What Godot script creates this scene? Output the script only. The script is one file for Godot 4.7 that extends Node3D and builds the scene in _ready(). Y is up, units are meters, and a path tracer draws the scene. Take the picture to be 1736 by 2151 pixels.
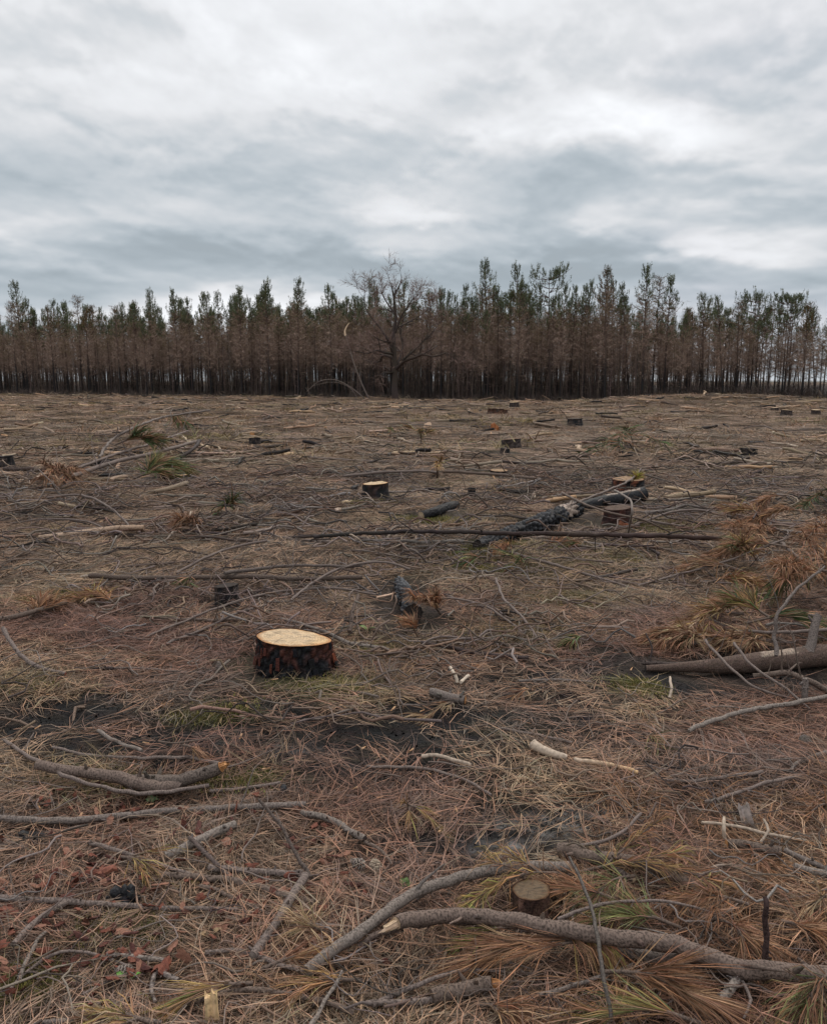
extends Node3D

# ---- the photographed frame: 1736 x 2151 units, focal length 1687 units, horizon at row 800
const F := 1687.0
const CX := 868.0
const CY := 1075.5
const EYE := 1.6
var pitch := 0.0
var eye := Vector3(0, EYE, 0)
var fwd := Vector3.FORWARD
var rng := RandomNumberGenerator.new()
var na := FastNoiseLite.new()
var nb := FastNoiseLite.new()
var nc := FastNoiseLite.new()
var ncell := FastNoiseLite.new()
var M := {}
var used := {}
var marks := []            # [picture place, words] of the things that labels lean on
var C := {}                # base colours, linear


# ------------------------------------------------------------------ mesh collector
class MB:
	var v := PackedVector3Array()
	var n := PackedVector3Array()
	var c := PackedColorArray()
	var uv := PackedVector2Array()
	var ix := PackedInt32Array()

	func tube(p: PackedVector3Array, r: PackedFloat32Array, sides: int, col: Color, col2: Color, cap := true) -> void:
		var m := p.size()
		var base := v.size()
		var t0 := (p[1] - p[0]).normalized()
		var u := t0.cross(Vector3.UP if absf(t0.y) < 0.9 else Vector3.RIGHT).normalized()
		for i in m:
			var t := (p[mini(i + 1, m - 1)] - p[maxi(i - 1, 0)]).normalized()
			u = (u - t * u.dot(t)).normalized()
			var w := t.cross(u)
			var cc := col.lerp(col2, float(i) / (m - 1))
			for k in sides:
				var a := TAU * k / sides
				var d := u * cos(a) + w * sin(a)
				v.append(p[i] + d * r[i])
				n.append(d)
				c.append(cc)
		for i in m - 1:
			for k in sides:
				var a0 := base + i * sides + k
				var b0 := base + i * sides + (k + 1) % sides
				ix.append_array(PackedInt32Array([a0, a0 + sides, b0, b0, a0 + sides, b0 + sides]))
		if cap:
			for e in 2:
				var i0 := 0 if e == 0 else m - 1
				var tt := (p[0] - p[1]).normalized() if e == 0 else (p[m - 1] - p[m - 2]).normalized()
				var s := v.size()
				v.append(p[i0] + tt * r[i0] * 0.15)
				n.append(tt)
				c.append(col if e == 0 else col2)
				for k in sides:
					v.append(v[base + i0 * sides + k])
					n.append(tt)
					c.append(col if e == 0 else col2)
				for k in sides:
					var k2 := (k + 1) % sides
					if e == 0:
						ix.append_array(PackedInt32Array([s, s + 1 + k, s + 1 + k2]))
					else:
						ix.append_array(PackedInt32Array([s, s + 1 + k2, s + 1 + k]))

	func disc(at: Vector3, t: Vector3, r: float, sides: int, col: Color) -> void:
		var u := t.cross(Vector3.UP if absf(t.y) < 0.9 else Vector3.RIGHT).normalized()
		var w := t.cross(u)
		var s := v.size()
		v.append(at + t * r * 0.12)
		n.append(t)
		c.append(col)
		for k in sides:
			var a := TAU * k / sides
			v.append(at + (u * cos(a) + w * sin(a)) * r)
			n.append(t)
			c.append(col * 0.8)
		for k in sides:
			ix.append_array(PackedInt32Array([s, s + 1 + (k + 1) % sides, s + 1 + k]))

	func strip(a: Vector3, b: Vector3, e: Vector3, w: Vector3, col: Color) -> void:
		var s := v.size()
		v.append_array(PackedVector3Array([a - w, a + w, b - w * 0.85, b + w * 0.85, e]))
		c.append_array(PackedColorArray([col, col, col, col, col]))
		ix.append_array(PackedInt32Array([s, s + 1, s + 2, s + 2, s + 1, s + 3, s + 2, s + 3, s + 4]))

	func tri(a: Vector3, b: Vector3, d: Vector3, col: Color) -> void:
		var s := v.size()
		v.append_array(PackedVector3Array([a, b, d]))
		c.append_array(PackedColorArray([col, col, col]))
		ix.append_array(PackedInt32Array([s, s + 1, s + 2]))

	# a box of eight corners: near ring a..d (counter-clockwise seen from outside), far ring e..h
	func block(q: PackedVector3Array, col: Color, col2: Color) -> void:
		var s := v.size()
		for i in 8:
			v.append(q[i])
			c.append(col if i < 4 else col2)
		for f in [[0, 3, 2, 1], [4, 5, 6, 7], [0, 1, 5, 4], [1, 2, 6, 5], [2, 3, 7, 6], [3, 0, 4, 7]]:
			ix.append_array(PackedInt32Array([s + f[0], s + f[1], s + f[2], s + f[0], s + f[2], s + f[3]]))

	func ball(at: Vector3, r: Vector3, segs: int, rings: int, col: Color) -> void:
		var s := v.size()
		for i in rings + 1:
			var th := PI * i / rings
			for k in segs:
				var ph := TAU * k / segs
				var d := Vector3(sin(th) * cos(ph), cos(th), sin(th) * sin(ph))
				v.append(at + d * r)
				n.append((d / r).normalized())
				c.append(col)
		for i in rings:
			for k in segs:
				var a0 := s + i * segs + k
				var b0 := s + i * segs + (k + 1) % segs
				ix.append_array(PackedInt32Array([a0, b0, a0 + segs, b0, b0 + segs, a0 + segs]))

	func smooth() -> void:
		n.resize(v.size())
		n.fill(Vector3.ZERO)
		for i in range(0, ix.size(), 3):
			var a := ix[i]
			var b := ix[i + 1]
			var d := ix[i + 2]
			var f := (v[d] - v[a]).cross(v[b] - v[a])
			n[a] += f
			n[b] += f
			n[d] += f
		for i in n.size():
			n[i] = n[i].normalized()

	func mesh() -> ArrayMesh:
		var a := []
		a.resize(Mesh.ARRAY_MAX)
		a[Mesh.ARRAY_VERTEX] = v
		if n.size() == v.size():
			a[Mesh.ARRAY_NORMAL] = n
		if c.size() == v.size():
			a[Mesh.ARRAY_COLOR] = c
		if uv.size() == v.size():
			a[Mesh.ARRAY_TEX_UV] = uv
		a[Mesh.ARRAY_INDEX] = ix
		var m := ArrayMesh.new()
		m.add_surface_from_arrays(Mesh.PRIMITIVE_TRIANGLES, a)
		return m

	func add(o: MB) -> void:
		var s := v.size()
		v.append_array(o.v)
		if o.n.size() == o.v.size():
			n.append_array(o.n)
		c.append_array(o.c)
		for i in o.ix:
			ix.append(i + s)


# ------------------------------------------------------------------ naming
func numbered(called: String) -> String:
	if not used.has(called):
		used[called] = 0
		return called
	used[called] += 1
	return "%s_%03d" % [called, used[called]]


func tag(o: Node3D, label: String, category: String, group := "", kind := "") -> Node3D:
	if label:
		o.set_meta("label", label)
	if category:
		o.set_meta("category", category)
	if group:
		o.set_meta("group", group)
	if kind:
		o.set_meta("kind", kind)
	return o


func thing(called: String, at: Vector3, label: String, category: String, group := "") -> Node3D:
	var o := Node3D.new()
	o.name = numbered(called)
	o.position = at
	add_child(o, true)
	tag(o, label, category, group)
	return o


func part(called: String, m: Mesh, mat: Material, parent: Node3D, at := Vector3.ZERO) -> MeshInstance3D:
	var o := MeshInstance3D.new()
	o.name = called if parent != self else numbered(called)
	o.mesh = m
	o.material_override = mat
	o.position = at
	parent.add_child(o, true)
	return o


func scatter(called: String, m: Mesh, mat: Material, where: Array, tint: PackedColorArray, label: String, category := "", parent: Node3D = self) -> MultiMeshInstance3D:
	var mm := MultiMesh.new()
	mm.transform_format = MultiMesh.TRANSFORM_3D
	mm.use_colors = true
	mm.mesh = m
	mm.instance_count = where.size()
	for i in where.size():
		mm.set_instance_transform(i, where[i])
		mm.set_instance_color(i, tint[i])
	var o := MultiMeshInstance3D.new()
	o.name = numbered(called) if parent == self else called
	o.multimesh = mm
	o.material_override = mat
	parent.add_child(o, true)
	tag(o, label, category, "", "stuff")
	return o


# ------------------------------------------------------------------ picture to ground
func ray(x: float, y: float) -> Vector3:
	return Vector3((x - CX) / F, (CY - y) / F, -1.0).rotated(Vector3.RIGHT, pitch)


func hgt(x: float, z: float) -> float:
	var d := sqrt(x * x + z * z)
	var k := smoothstep(6.0, 30.0, d)
	var e := na.get_noise_2d(x * 0.45, z * 0.45) * 0.07 + nb.get_noise_2d(x * 2.2, z * 2.2) * 0.022
	e += k * (na.get_noise_2d(x * 0.06 + 40.0, z * 0.06) * 0.22 + nb.get_noise_2d(x * 0.3, z * 0.3) * 0.12 + nb.get_noise_2d(x * 1.1 + 8.0, z * 0.9) * 0.05)
	if z < -30.0:
		e += 0.75 * exp(-pow((x - 19.5) / 7.0, 2.0) - pow((z + 55.0) / 5.0, 2.0)) + 0.3 * exp(-pow((x - 14.0) / 3.0, 2.0) - pow((z + 50.0) / 3.0, 2.0))
	return e * (1.0 - 0.8 * smoothstep(60.0, 110.0, d))


func gp(x: float, y: float, lift := 0.0) -> Vector3:
	var d := ray(x, y)
	var t := EYE / maxf(-d.y, 0.004)
	for i in 6:
		var q := eye + d * t
		t = (EYE - hgt(q.x, q.z) - lift) / maxf(-d.y, 0.004)
	return eye + d * t


func depth(p: Vector3) -> float:
	return (p - eye).dot(fwd)


func px(p: Vector3, n: float) -> float:
	return n / F * depth(p)


func pic(p: Vector3) -> Vector2:
	var q := (p - eye).rotated(Vector3.RIGHT, -pitch)
	return Vector2(CX - q.x / q.z * F, CY + q.y / q.z * F)


func ground(p: Vector3, lift := 0.0) -> Vector3:
	return Vector3(p.x, hgt(p.x, p.z) + lift, p.z)


# ------------------------------------------------------------------ zones of the ground: [centre x, centre z, rx, rz]
var keep := []             # where stumps stand: nothing lies there
var zones := {"char": [], "moss": [], "ash": [], "bark": []}


func zone_px(kind: String, x: float, y: float, rx: float, ry: float) -> void:
	var c := gp(x, y)
	var za := gp(x, y - ry)
	var zb := gp(x, y + ry)
	zones[kind].append([c.x, c.z, px(c, rx), absf(za.z - zb.z) * 0.5])


func zone(kind: String, x: float, z: float) -> float:
	var s := 0.0
	for b in zones[kind]:
		var dx: float = (x - b[0]) / b[2]
		var dz: float = (z - b[1]) / b[3]
		var q := dx * dx + dz * dz
		if q < 5.0:
			s += exp(-q)
	return clampf(s * (1.0 + 0.9 * nb.get_noise_2d(x * 1.7, z * 1.7)), 0.0, 1.0)


func rr(a: float, b: float) -> float:
	return rng.randf_range(a, b)


func rv() -> Vector3:
	return Vector3(rng.randfn(), rng.randfn(), rng.randfn()).normalized()


func jit(c: Color, k := 0.18) -> Color:
	var f := 1.0 + rr(-k, k)
	return Color(c.r * f * (1.0 + rr(-k, k) * 0.25), c.g * f, c.b * f * (1.0 + rr(-k, k) * 0.25))


# smooth curve through given points
func curve(p: Array, step: float) -> PackedVector3Array:
	var out := PackedVector3Array()
	for i in p.size() - 1:
		var a: Vector3 = p[maxi(i - 1, 0)]
		var b: Vector3 = p[i]
		var c: Vector3 = p[i + 1]
		var d: Vector3 = p[mini(i + 2, p.size() - 1)]
		var k := clampi(int(b.distance_to(c) / step), 2, 60)
		for j in k:
			out.append(b.cubic_interpolate(c, a, d, float(j) / k))
	out.append(p[p.size() - 1])
	return out


# ------------------------------------------------------------------ materials
func noise_tex(size: int, freq: float, kind: int, ramp: Array, normal := 0.0, cell_return := -1) -> NoiseTexture2D:
	var f := FastNoiseLite.new()
	f.noise_type = kind
	f.frequency = freq
	f.seed = 7 + size + int(freq * 1000.0)
	f.fractal_octaves = 4
	if cell_return >= 0:
		f.cellular_return_type = cell_return
		f.fractal_octaves = 2
	var t := NoiseTexture2D.new()
	t.width = size
	t.height = size
	t.seamless = true
	t.noise = f
	if normal > 0.0:
		t.as_normal_map = true
		t.bump_strength = normal
	elif ramp.size():
		var g := Gradient.new()
		var offs := PackedFloat32Array()
		var cols := PackedColorArray()
		for r in ramp:
			offs.append(r[0])
			cols.append(r[1])
		g.offsets = offs
		g.colors = cols
		t.color_ramp = g
	return t


func mat(called: String, rough: float, tex: Texture2D = null, scale := 1.0, height: Texture2D = null, h := 0.0, world := false) -> StandardMaterial3D:
	var m := StandardMaterial3D.new()
	m.resource_name = called
	m.vertex_color_use_as_albedo = true
	m.roughness = rough
	m.metallic_specular = 0.3
	if tex:
		m.albedo_texture = tex
		m.uv1_triplanar = true
		m.uv1_world_triplanar = world
		m.uv1_scale = Vector3.ONE * scale
	if height:
		m.heightmap_enabled = true
		m.heightmap_texture = height
		m.heightmap_scale = h
	M[called] = m
	return m


func gray(x: float) -> Color:
	return Color(x, x, x)


func make_materials() -> void:
	var S := FastNoiseLite.TYPE_SIMPLEX_SMOOTH
	var L := FastNoiseLite.TYPE_CELLULAR
	var soil := noise_tex(512, 0.03, S, [[0.0, gray(0.45)], [0.45, gray(0.75)], [0.6, gray(0.85)], [1.0, gray(1.0)]])
	var soil_h := noise_tex(512, 0.05, S, [])
	mat("soil", 0.95, soil, 1.7, soil_h, 1.2, true)
	var speck := noise_tex(512, 0.06, L, [[0.0, gray(0.22)], [0.22, gray(0.62)], [0.5, gray(0.95)], [1.0, gray(1.0)]], 0.0, FastNoiseLite.RETURN_DISTANCE2_SUB)
	var bark_h := noise_tex(512, 0.045, L, [], 0.0, FastNoiseLite.RETURN_DISTANCE2_SUB)
	var mott := noise_tex(512, 0.022, S, [[0.0, gray(0.38)], [0.32, gray(0.62)], [0.45, gray(0.86)], [0.6, gray(0.95)], [1.0, gray(1.0)]])
	var mott_h := noise_tex(512, 0.03, S, [])
	mat("bark", 0.85, mott, 9.0, mott_h, 0.25)
	mat("twig", 0.8, mott, 12.0)
	var crack := noise_tex(512, 0.04, L, [[0.0, gray(0.55)], [0.2, gray(0.8)], [0.5, gray(1.0)], [1.0, gray(1.0)]], 0.0, FastNoiseLite.RETURN_DISTANCE2_SUB)
	mat("char", 0.65, crack, 3.0, bark_h, 0.4)
	M.char.metallic_specular = 0.3
	var grain := noise_tex(512, 0.02, S, [[0.0, gray(0.6)], [0.4, gray(0.85)], [0.6, gray(0.95)], [1.0, gray(1.0)]])
	mat("wood", 0.75, grain, 5.0)
	mat("needle", 0.7)
	M.needle.backlight_enabled = true
	M.needle.backlight = Color(0.25, 0.25, 0.25)
	mat("flake", 0.8, grain, 12.0)
	mat("tree", 0.9)
	mat("pebble", 0.8)
	mat("cone", 0.75, grain, 20.0)
	mat("plain_leaf", 0.5)
	M.plain_leaf.backlight_enabled = true
	M.plain_leaf.backlight = Color(0.3, 0.3, 0.3)
	# end grain of a cut trunk: rings, rays, saw marks, a wandering edge of sapwood
	var img := Image.create(384, 384, false, Image.FORMAT_RGB8)
	for j in 384:
		for i in 384:
			var q := Vector2((i - 170.0) / 192.0, (j - 192.0) / 192.0)
			var a := q.angle()
			var r := q.length() * (1.0 + 0.06 * nb.get_noise_2d(cos(a) * 1.6, sin(a) * 1.6))
			var ring := sin(r * 95.0 + 2.0 * na.get_noise_2d(i * 0.012, j * 0.012))
			var patch := na.get_noise_2d(i * 0.013, j * 0.026)
			var rough := nb.get_noise_2d(i * 0.09, j * 0.05)
			var saw := sin((j + i * 0.35) * 0.9 + 3.0 * patch)
			var k := 0.92 + 0.05 * ring + 0.24 * patch + 0.10 * rough + 0.05 * saw
			var ray_crack := smoothstep(0.90, 1.0, cos(a * 3.0 + 0.6)) * smoothstep(0.02, 0.2, r) * smoothstep(0.75, 0.2, r) * smoothstep(0.1, 0.5, nb.get_noise_2d(a * 1.5, 4.0) + 0.25)
			k -= 0.42 * ray_crack
			var c := Color(0.75, 0.66, 0.54).lerp(Color(0.79, 0.67, 0.51), smoothstep(0.55, 0.9, r))
			c = c.lerp(Color(0.62, 0.52, 0.40), smoothstep(0.25, 0.5, patch) * 0.6)
			img.set_pixel(i, j, Color(clampf(c.r * k, 0, 1), clampf(c.g * k, 0, 1), clampf(c.b * k, 0, 1)))
	var e := StandardMaterial3D.new()
	e.resource_name = "end_grain"
	e.albedo_texture = ImageTexture.create_from_image(img)
	e.vertex_color_use_as_albedo = true
	e.roughness = 0.7
	e.metallic_specular = 0.3
	M["end"] = e


# ------------------------------------------------------------------ sky
var blobs := []


func sky_lum(el: float) -> float:
	var pts := [[-5.0, 0.40], [0.0, 0.45], [4.0, 0.45], [7.0, 0.41], [10.0, 0.44], [13.0, 0.48], [16.0, 0.52], [20.0, 0.585], [24.0, 0.62], [40.0, 0.92], [90.0, 1.3]]
	for i in pts.size() - 1:
		if el <= pts[i + 1][0]:
			var t: float = clampf((el - pts[i][0]) / (pts[i + 1][0] - pts[i][0]), 0.0, 1.0)
			return lerpf(pts[i][1], pts[i + 1][1], t * t * (3.0 - 2.0 * t) * 0.5 + t * 0.5)
	return 1.3


func sky_at(az: float, el: float) -> Color:
	var a := deg_to_rad(az)
	var v := 3.4 * log(1.0 + maxf(el, 0.0) / 5.0)
	var p := Vector3(sin(a) * 4.6, v * 0.95, cos(a) * 4.6)
	var q := p + Vector3(na.get_noise_3d(p.x * 0.8, p.y * 0.8, p.z * 0.8), 0.6 * na.get_noise_3d(p.x * 0.8, p.y * 0.8 + 31.0, p.z * 0.8), na.get_noise_3d(p.x * 0.8 + 17.0, p.y * 0.8, p.z * 0.8)) * 0.1
	q.y += 0.10 * wrapf(az, -180.0, 180.0) * smoothstep(60.0, 20.0, absf(wrapf(az, -180.0, 180.0))) * 0.12
	var n1 := nc.get_noise_3d(q.x * 0.8, q.y * 0.9, q.z * 0.8)
	var up := nc.get_noise_3d(q.x * 0.8, q.y * 0.9 + 0.09, q.z * 0.8)
	var n2 := nc.get_noise_3d(q.x * 1.7 + 40.0, q.y * 2.0, q.z * 1.7)
	var soft := na.get_noise_3d(p.x * 0.3 + 60.0, p.y * 0.3, p.z * 0.3)
	var mass := smoothstep(-0.12, 0.16, n1) - 0.5
	# cloud masses
	var w := Vector2(az + 2.0 * n1 + 1.6 * n2, el + 0.9 * n1 + 1.0 * n2)
	var g := 0.0
	for b in blobs:
		var dx: float = wrapf(w.x - b[0], -180.0, 180.0) / b[2]
		var dy: float = (w.y - b[1]) / b[3]
		var s: float = dx * dx + dy * dy
		if s < 5.0:
			g += 1.4 * b[4] * exp(-pow(s, 1.3))
	var calm := smoothstep(60.0, 25.0, el)
	var l := sky_lum(el + 1.2 * n1 * calm) * exp(g + calm * (0.05 + 0.09 * mass + 0.07 * n2 + 0.36 * (n1 - up) + 0.12 * soft))
	if calm > 0.0 and l > 0.62:
		l = lerpf(l, 0.62 + (l - 0.62) * 0.55, calm)
	var t := smoothstep(0.32, 0.62, l)
	var tint := Color(0.865, 0.995, 1.10).lerp(Color(0.98, 1.0, 1.035), t)
	var lav := clampf(soft * 1.4, 0.0, 1.0) * 0.03
	return Color(l * (tint.r + lav), l * tint.g, l * (tint.b + lav))


func make_sky() -> ImageTexture:
	var s := func(x: float, y: float, rx: float, ry: float, amp: float) -> void:
		var d := ray(x, y).normalized()
		blobs.append([rad_to_deg(atan2(d.x, -d.z)), rad_to_deg(asin(d.y)), rad_to_deg(rx / F), rad_to_deg(ry / F), amp])
	s.call(650.0, 40.0, 260.0, 110.0, 0.16)
	s.call(830.0, 200.0, 130.0, 50.0, 0.12)
	s.call(1290.0, 240.0, 150.0, 36.0, 0.30)
	s.call(1400.0, 285.0, 110.0, 40.0, 0.28)
	s.call(1040.0, 262.0, 60.0, 28.0, 0.16)
	s.call(1560.0, 290.0, 120.0, 40.0, 0.14)
	s.call(300.0, 170.0, 140.0, 60.0, 0.07)
	s.call(870.0, 435.0, 120.0, 28.0, 0.22)
	s.call(960.0, 450.0, 70.0, 22.0, 0.12)
	s.call(1245.0, 455.0, 70.0, 24.0, 0.16)
	s.call(250.0, 455.0, 190.0, 35.0, 0.10)
	s.call(60.0, 480.0, 120.0, 40.0, 0.13)
	s.call(550.0, 640.0, 220.0, 38.0, 0.50)
	s.call(300.0, 670.0, 200.0, 25.0, 0.25)
	s.call(1640.0, 515.0, 110.0, 30.0, 0.24)
	s.call(1480.0, 505.0, 80.0, 25.0, 0.20)
	s.call(850.0, 510.0, 120.0, 26.0, 0.14)
	s.call(1600.0, 150.0, 240.0, 70.0, -0.14)
	s.call(1000.0, 190.0, 100.0, 20.0, -0.08)
	s.call(560.0, 400.0, 110.0, 40.0, -0.09)
	s.call(150.0, 340.0, 280.0, 60.0, -0.06)
	s.call(150.0, 595.0, 280.0, 28.0, -0.16)
	s.call(500.0, 530.0, 340.0, 35.0, -0.12)
	s.call(1000.0, 580.0, 280.0, 35.0, -0.16)
	s.call(1250.0, 550.0, 200.0, 50.0, -0.12)
	s.call(1650.0, 600.0, 220.0, 40.0, -0.06)
	s.call(1150.0, 380.0, 130.0, 50.0, -0.10)
	s.call(340.0, 490.0, 110.0, 20.0, -0.10)
	var r := RandomNumberGenerator.new()
	r.seed = 5
	for i in 130:   # the same kind of cloud masses all round
		var az := r.randf_range(34.0, 326.0)
		blobs.append([az, r.randf_range(1.0, 40.0), r.randf_range(3.0, 10.0), r.randf_range(1.0, 3.2), r.randf_range(-0.16, 0.26)])
	var low := Image.create(1024, 512, false, Image.FORMAT_RGBAF)
	for j in 512:
		var el := 90.0 - (j + 0.5) / 512.0 * 180.0
		if el < -6.0:
			for i in 1024:
				low.set_pixel(i, j, Color(0.13, 0.115, 0.10))
			continue
		for i in 1024:
			low.set_pixel(i, j, sky_at((i + 0.5) / 1024.0 * 360.0, el))
	low.resize(4096, 2048, Image.INTERPOLATE_BILINEAR)
	for j in range(700, 1060):
		var el := 90.0 - (j + 0.5) / 2048.0 * 180.0
		for i in range(-380, 380):
			low.set_pixel(posmod(i, 4096), j, sky_at((i + 0.5) / 4096.0 * 360.0, el))
	return ImageTexture.create_from_image(low)


# ------------------------------------------------------------------ stumps
# x, y: picture place of the foot of the near side; wide, tall: size in picture units
func stump(label: String, x: float, y: float, wide: float, tall: float, o := {}) -> Node3D:
	var foot := gp(x, y)
	var R := px(foot, wide) * 0.5
	var H := px(foot, tall * (1.0 if o.get("big", false) else 1.15)) + 0.01
	var back := Vector3(foot.x, 0, foot.z).normalized()
	var at := ground(foot + back * R * 0.9)
	at.y = minf(at.y, foot.y)
	keep.append([at.x, at.z, R * 1.25 + clampf(depth(at) * 0.018, 0.0, 0.4)])
	var big: bool = o.get("big", false)
	var root := thing(o.get("name", "tree_stump"), at, label, "stump", o.get("group", ""))
	var sides := 110 if big else 40
	var rows := 26 if big else 12
	var flare: float = o.get("flare", 0.22)
	var c0: Color = o.get("bark", C.char)
	var c1: Color = o.get("bark2", C.dark)
	var tilt: Vector2 = o.get("tilt", Vector2(rr(-0.1, 0.1), rr(-0.05, 0.12)))
	var lobe := rr(0.0, 9.0)
	var outline := func(a: float) -> float:
		var f := 1.0 + 0.06 * nb.get_noise_2d(cos(a) * 0.8 + lobe, sin(a) * 0.8)
		if big:
			f += 0.20 * pow(maxf(0.0, cos(a)), 8.0) - 0.05 * pow(maxf(0.0, sin(a)), 2.0)
		return f * R
	var top_y := func(p: Vector2) -> float:
		return H * (1.0 + 0.0) + p.x * tilt.x + p.y * tilt.y
	var b := MB.new()
	for i in rows + 1:
		var t := float(i) / rows
		for k in sides:
			var a := TAU * k / sides
			var r: float = outline.call(a)
			var root_bulge := 1.0 + 0.5 * maxf(0.0, nb.get_noise_2d(cos(a) * 1.3 + lobe + 5.0, sin(a) * 1.3))
			r *= 1.0 + flare * pow(1.0 - t, 2.2) * root_bulge
			var dd := Vector2(cos(a), sin(a))
			var yy: float = lerpf(-0.06, top_y.call(dd * r), t)
			var crack := smoothstep(0.0, 0.4, 1.0 + ncell.get_noise_3d(dd.x * R * (40.0 if big else 26.0), yy * (18.0 if big else 12.0), dd.y * R * (40.0 if big else 26.0))) - 0.6
			r += R * 0.07 * (crack if i < rows else 0.2)
			b.v.append(Vector3(dd.x * r, yy, dd.y * r))
			var pick := smoothstep(-0.1, 0.25, nb.get_noise_3d(dd.x * 1.3 + lobe, yy / R * 0.9, dd.y * 1.3))
			b.c.append(jit(c0.lerp(c1, pick), 0.2) * (0.65 + 0.9 * smoothstep(-0.2, 0.35, crack)))
	for i in rows:
		for k in sides:
			var a0 := i * sides + k
			var b0 := i * sides + (k + 1) % sides
			b.ix.append_array(PackedInt32Array([a0, b0, a0 + sides, b0, b0 + sides, a0 + sides]))
	b.smooth()
	part("bark", b.mesh(), M.char if c0.r < 0.05 else M.bark, root)
	# the cut
	var f := MB.new()
	var tc: Color = o.get("top", C.cut)
	var rings := 7
	f.v.append(Vector3(0, top_y.call(Vector2.ZERO) + R * 0.01, 0))
	f.c.append(tc)
	f.uv.append(Vector2(0.5, 0.5))
	for i in range(1, rings + 1):
		var t := float(i) / rings
		for k in sides:
			var a := TAU * k / sides
			var r: float = outline.call(a) * t * 0.985
			var dd := Vector2(cos(a), sin(a)) * r
			var rough := R * 0.055 * nb.get_noise_2d(dd.x / R * 2.6 + lobe, dd.y / R * 2.6) if i < rings else -R * 0.03
			f.v.append(Vector3(dd.x, top_y.call(dd) + R * 0.012 + rough, dd.y))
			f.c.append(tc if i < rings else tc * Color(0.62, 0.38, 0.22))
			f.uv.append(Vector2(0.5 + dd.x / R * 0.41, 0.5 + dd.y / R * 0.41))
	for k in sides:
		f.ix.append_array(PackedInt32Array([0, 1 + k, 1 + (k + 1) % sides]))
	for i in rings - 1:
		for k in sides:
			var a0 := 1 + i * sides + k
			var b0 := 1 + i * sides + (k + 1) % sides
			f.ix.append_array(PackedInt32Array([a0, a0 + sides, b0, b0, a0 + sides, b0 + sides]))
	f.smooth()
	part("cut_face", f.mesh(), M.end, root)
	if big:   # plates of bark standing proud of the stump
		for row in 3:
			for k in 33:
				var a := TAU * (k + 0.37 * row + rr(-0.2, 0.2)) / 33.0
				if rng.randf() < 0.68:
					continue
				var half := TAU / 33.0 * rr(0.2, 0.5)
				var y0 := H * (0.02 + 0.31 * row + rr(-0.08, 0.1))
				var y1 := y0 + H * rr(0.14, 0.36)
				var ys: float = top_y.call(Vector2(cos(a), sin(a)) * R)
				y1 = minf(y1, ys - 0.006)
				var left := cos(a) < -0.12
				var cc: Color = C.redbark if left else C.char
				var q := rng.randf()
				if left and q < 0.25:
					cc = Color(0.05, 0.022, 0.018)
				elif not left and q < 0.26 and row > 0:
					cc = Color(0.24, 0.165, 0.14)
				elif not left and q < 0.40 and row > 0:
					cc = Color(0.24, 0.07, 0.035)
				var pts := PackedVector3Array()
				for lay in 2:
					for e in [[-1, 0], [1, 0], [1, 1], [-1, 1]]:
						var aa: float = a + half * e[0] * (1.0 - 0.3 * lay) * rr(0.55, 1.15)
						var t: float = lerpf(y0, y1, e[1]) + (0.004 if e[1] == 0 else -0.004) * lay + rr(-0.004, 0.004)
						var r: float = outline.call(aa) * (1.0 + flare * pow(1.0 - clampf(t / H, 0, 1), 2.2)) + (0.002 if lay == 0 else rr(0.003, 0.007))
						pts.append(Vector3(cos(aa) * r, t, sin(aa) * r))
				var pl := MB.new()
				pl.block(pts, jit(cc), jit(cc))
				part("bark_plate", pl.mesh(), M.bark, root)
	return root


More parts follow.
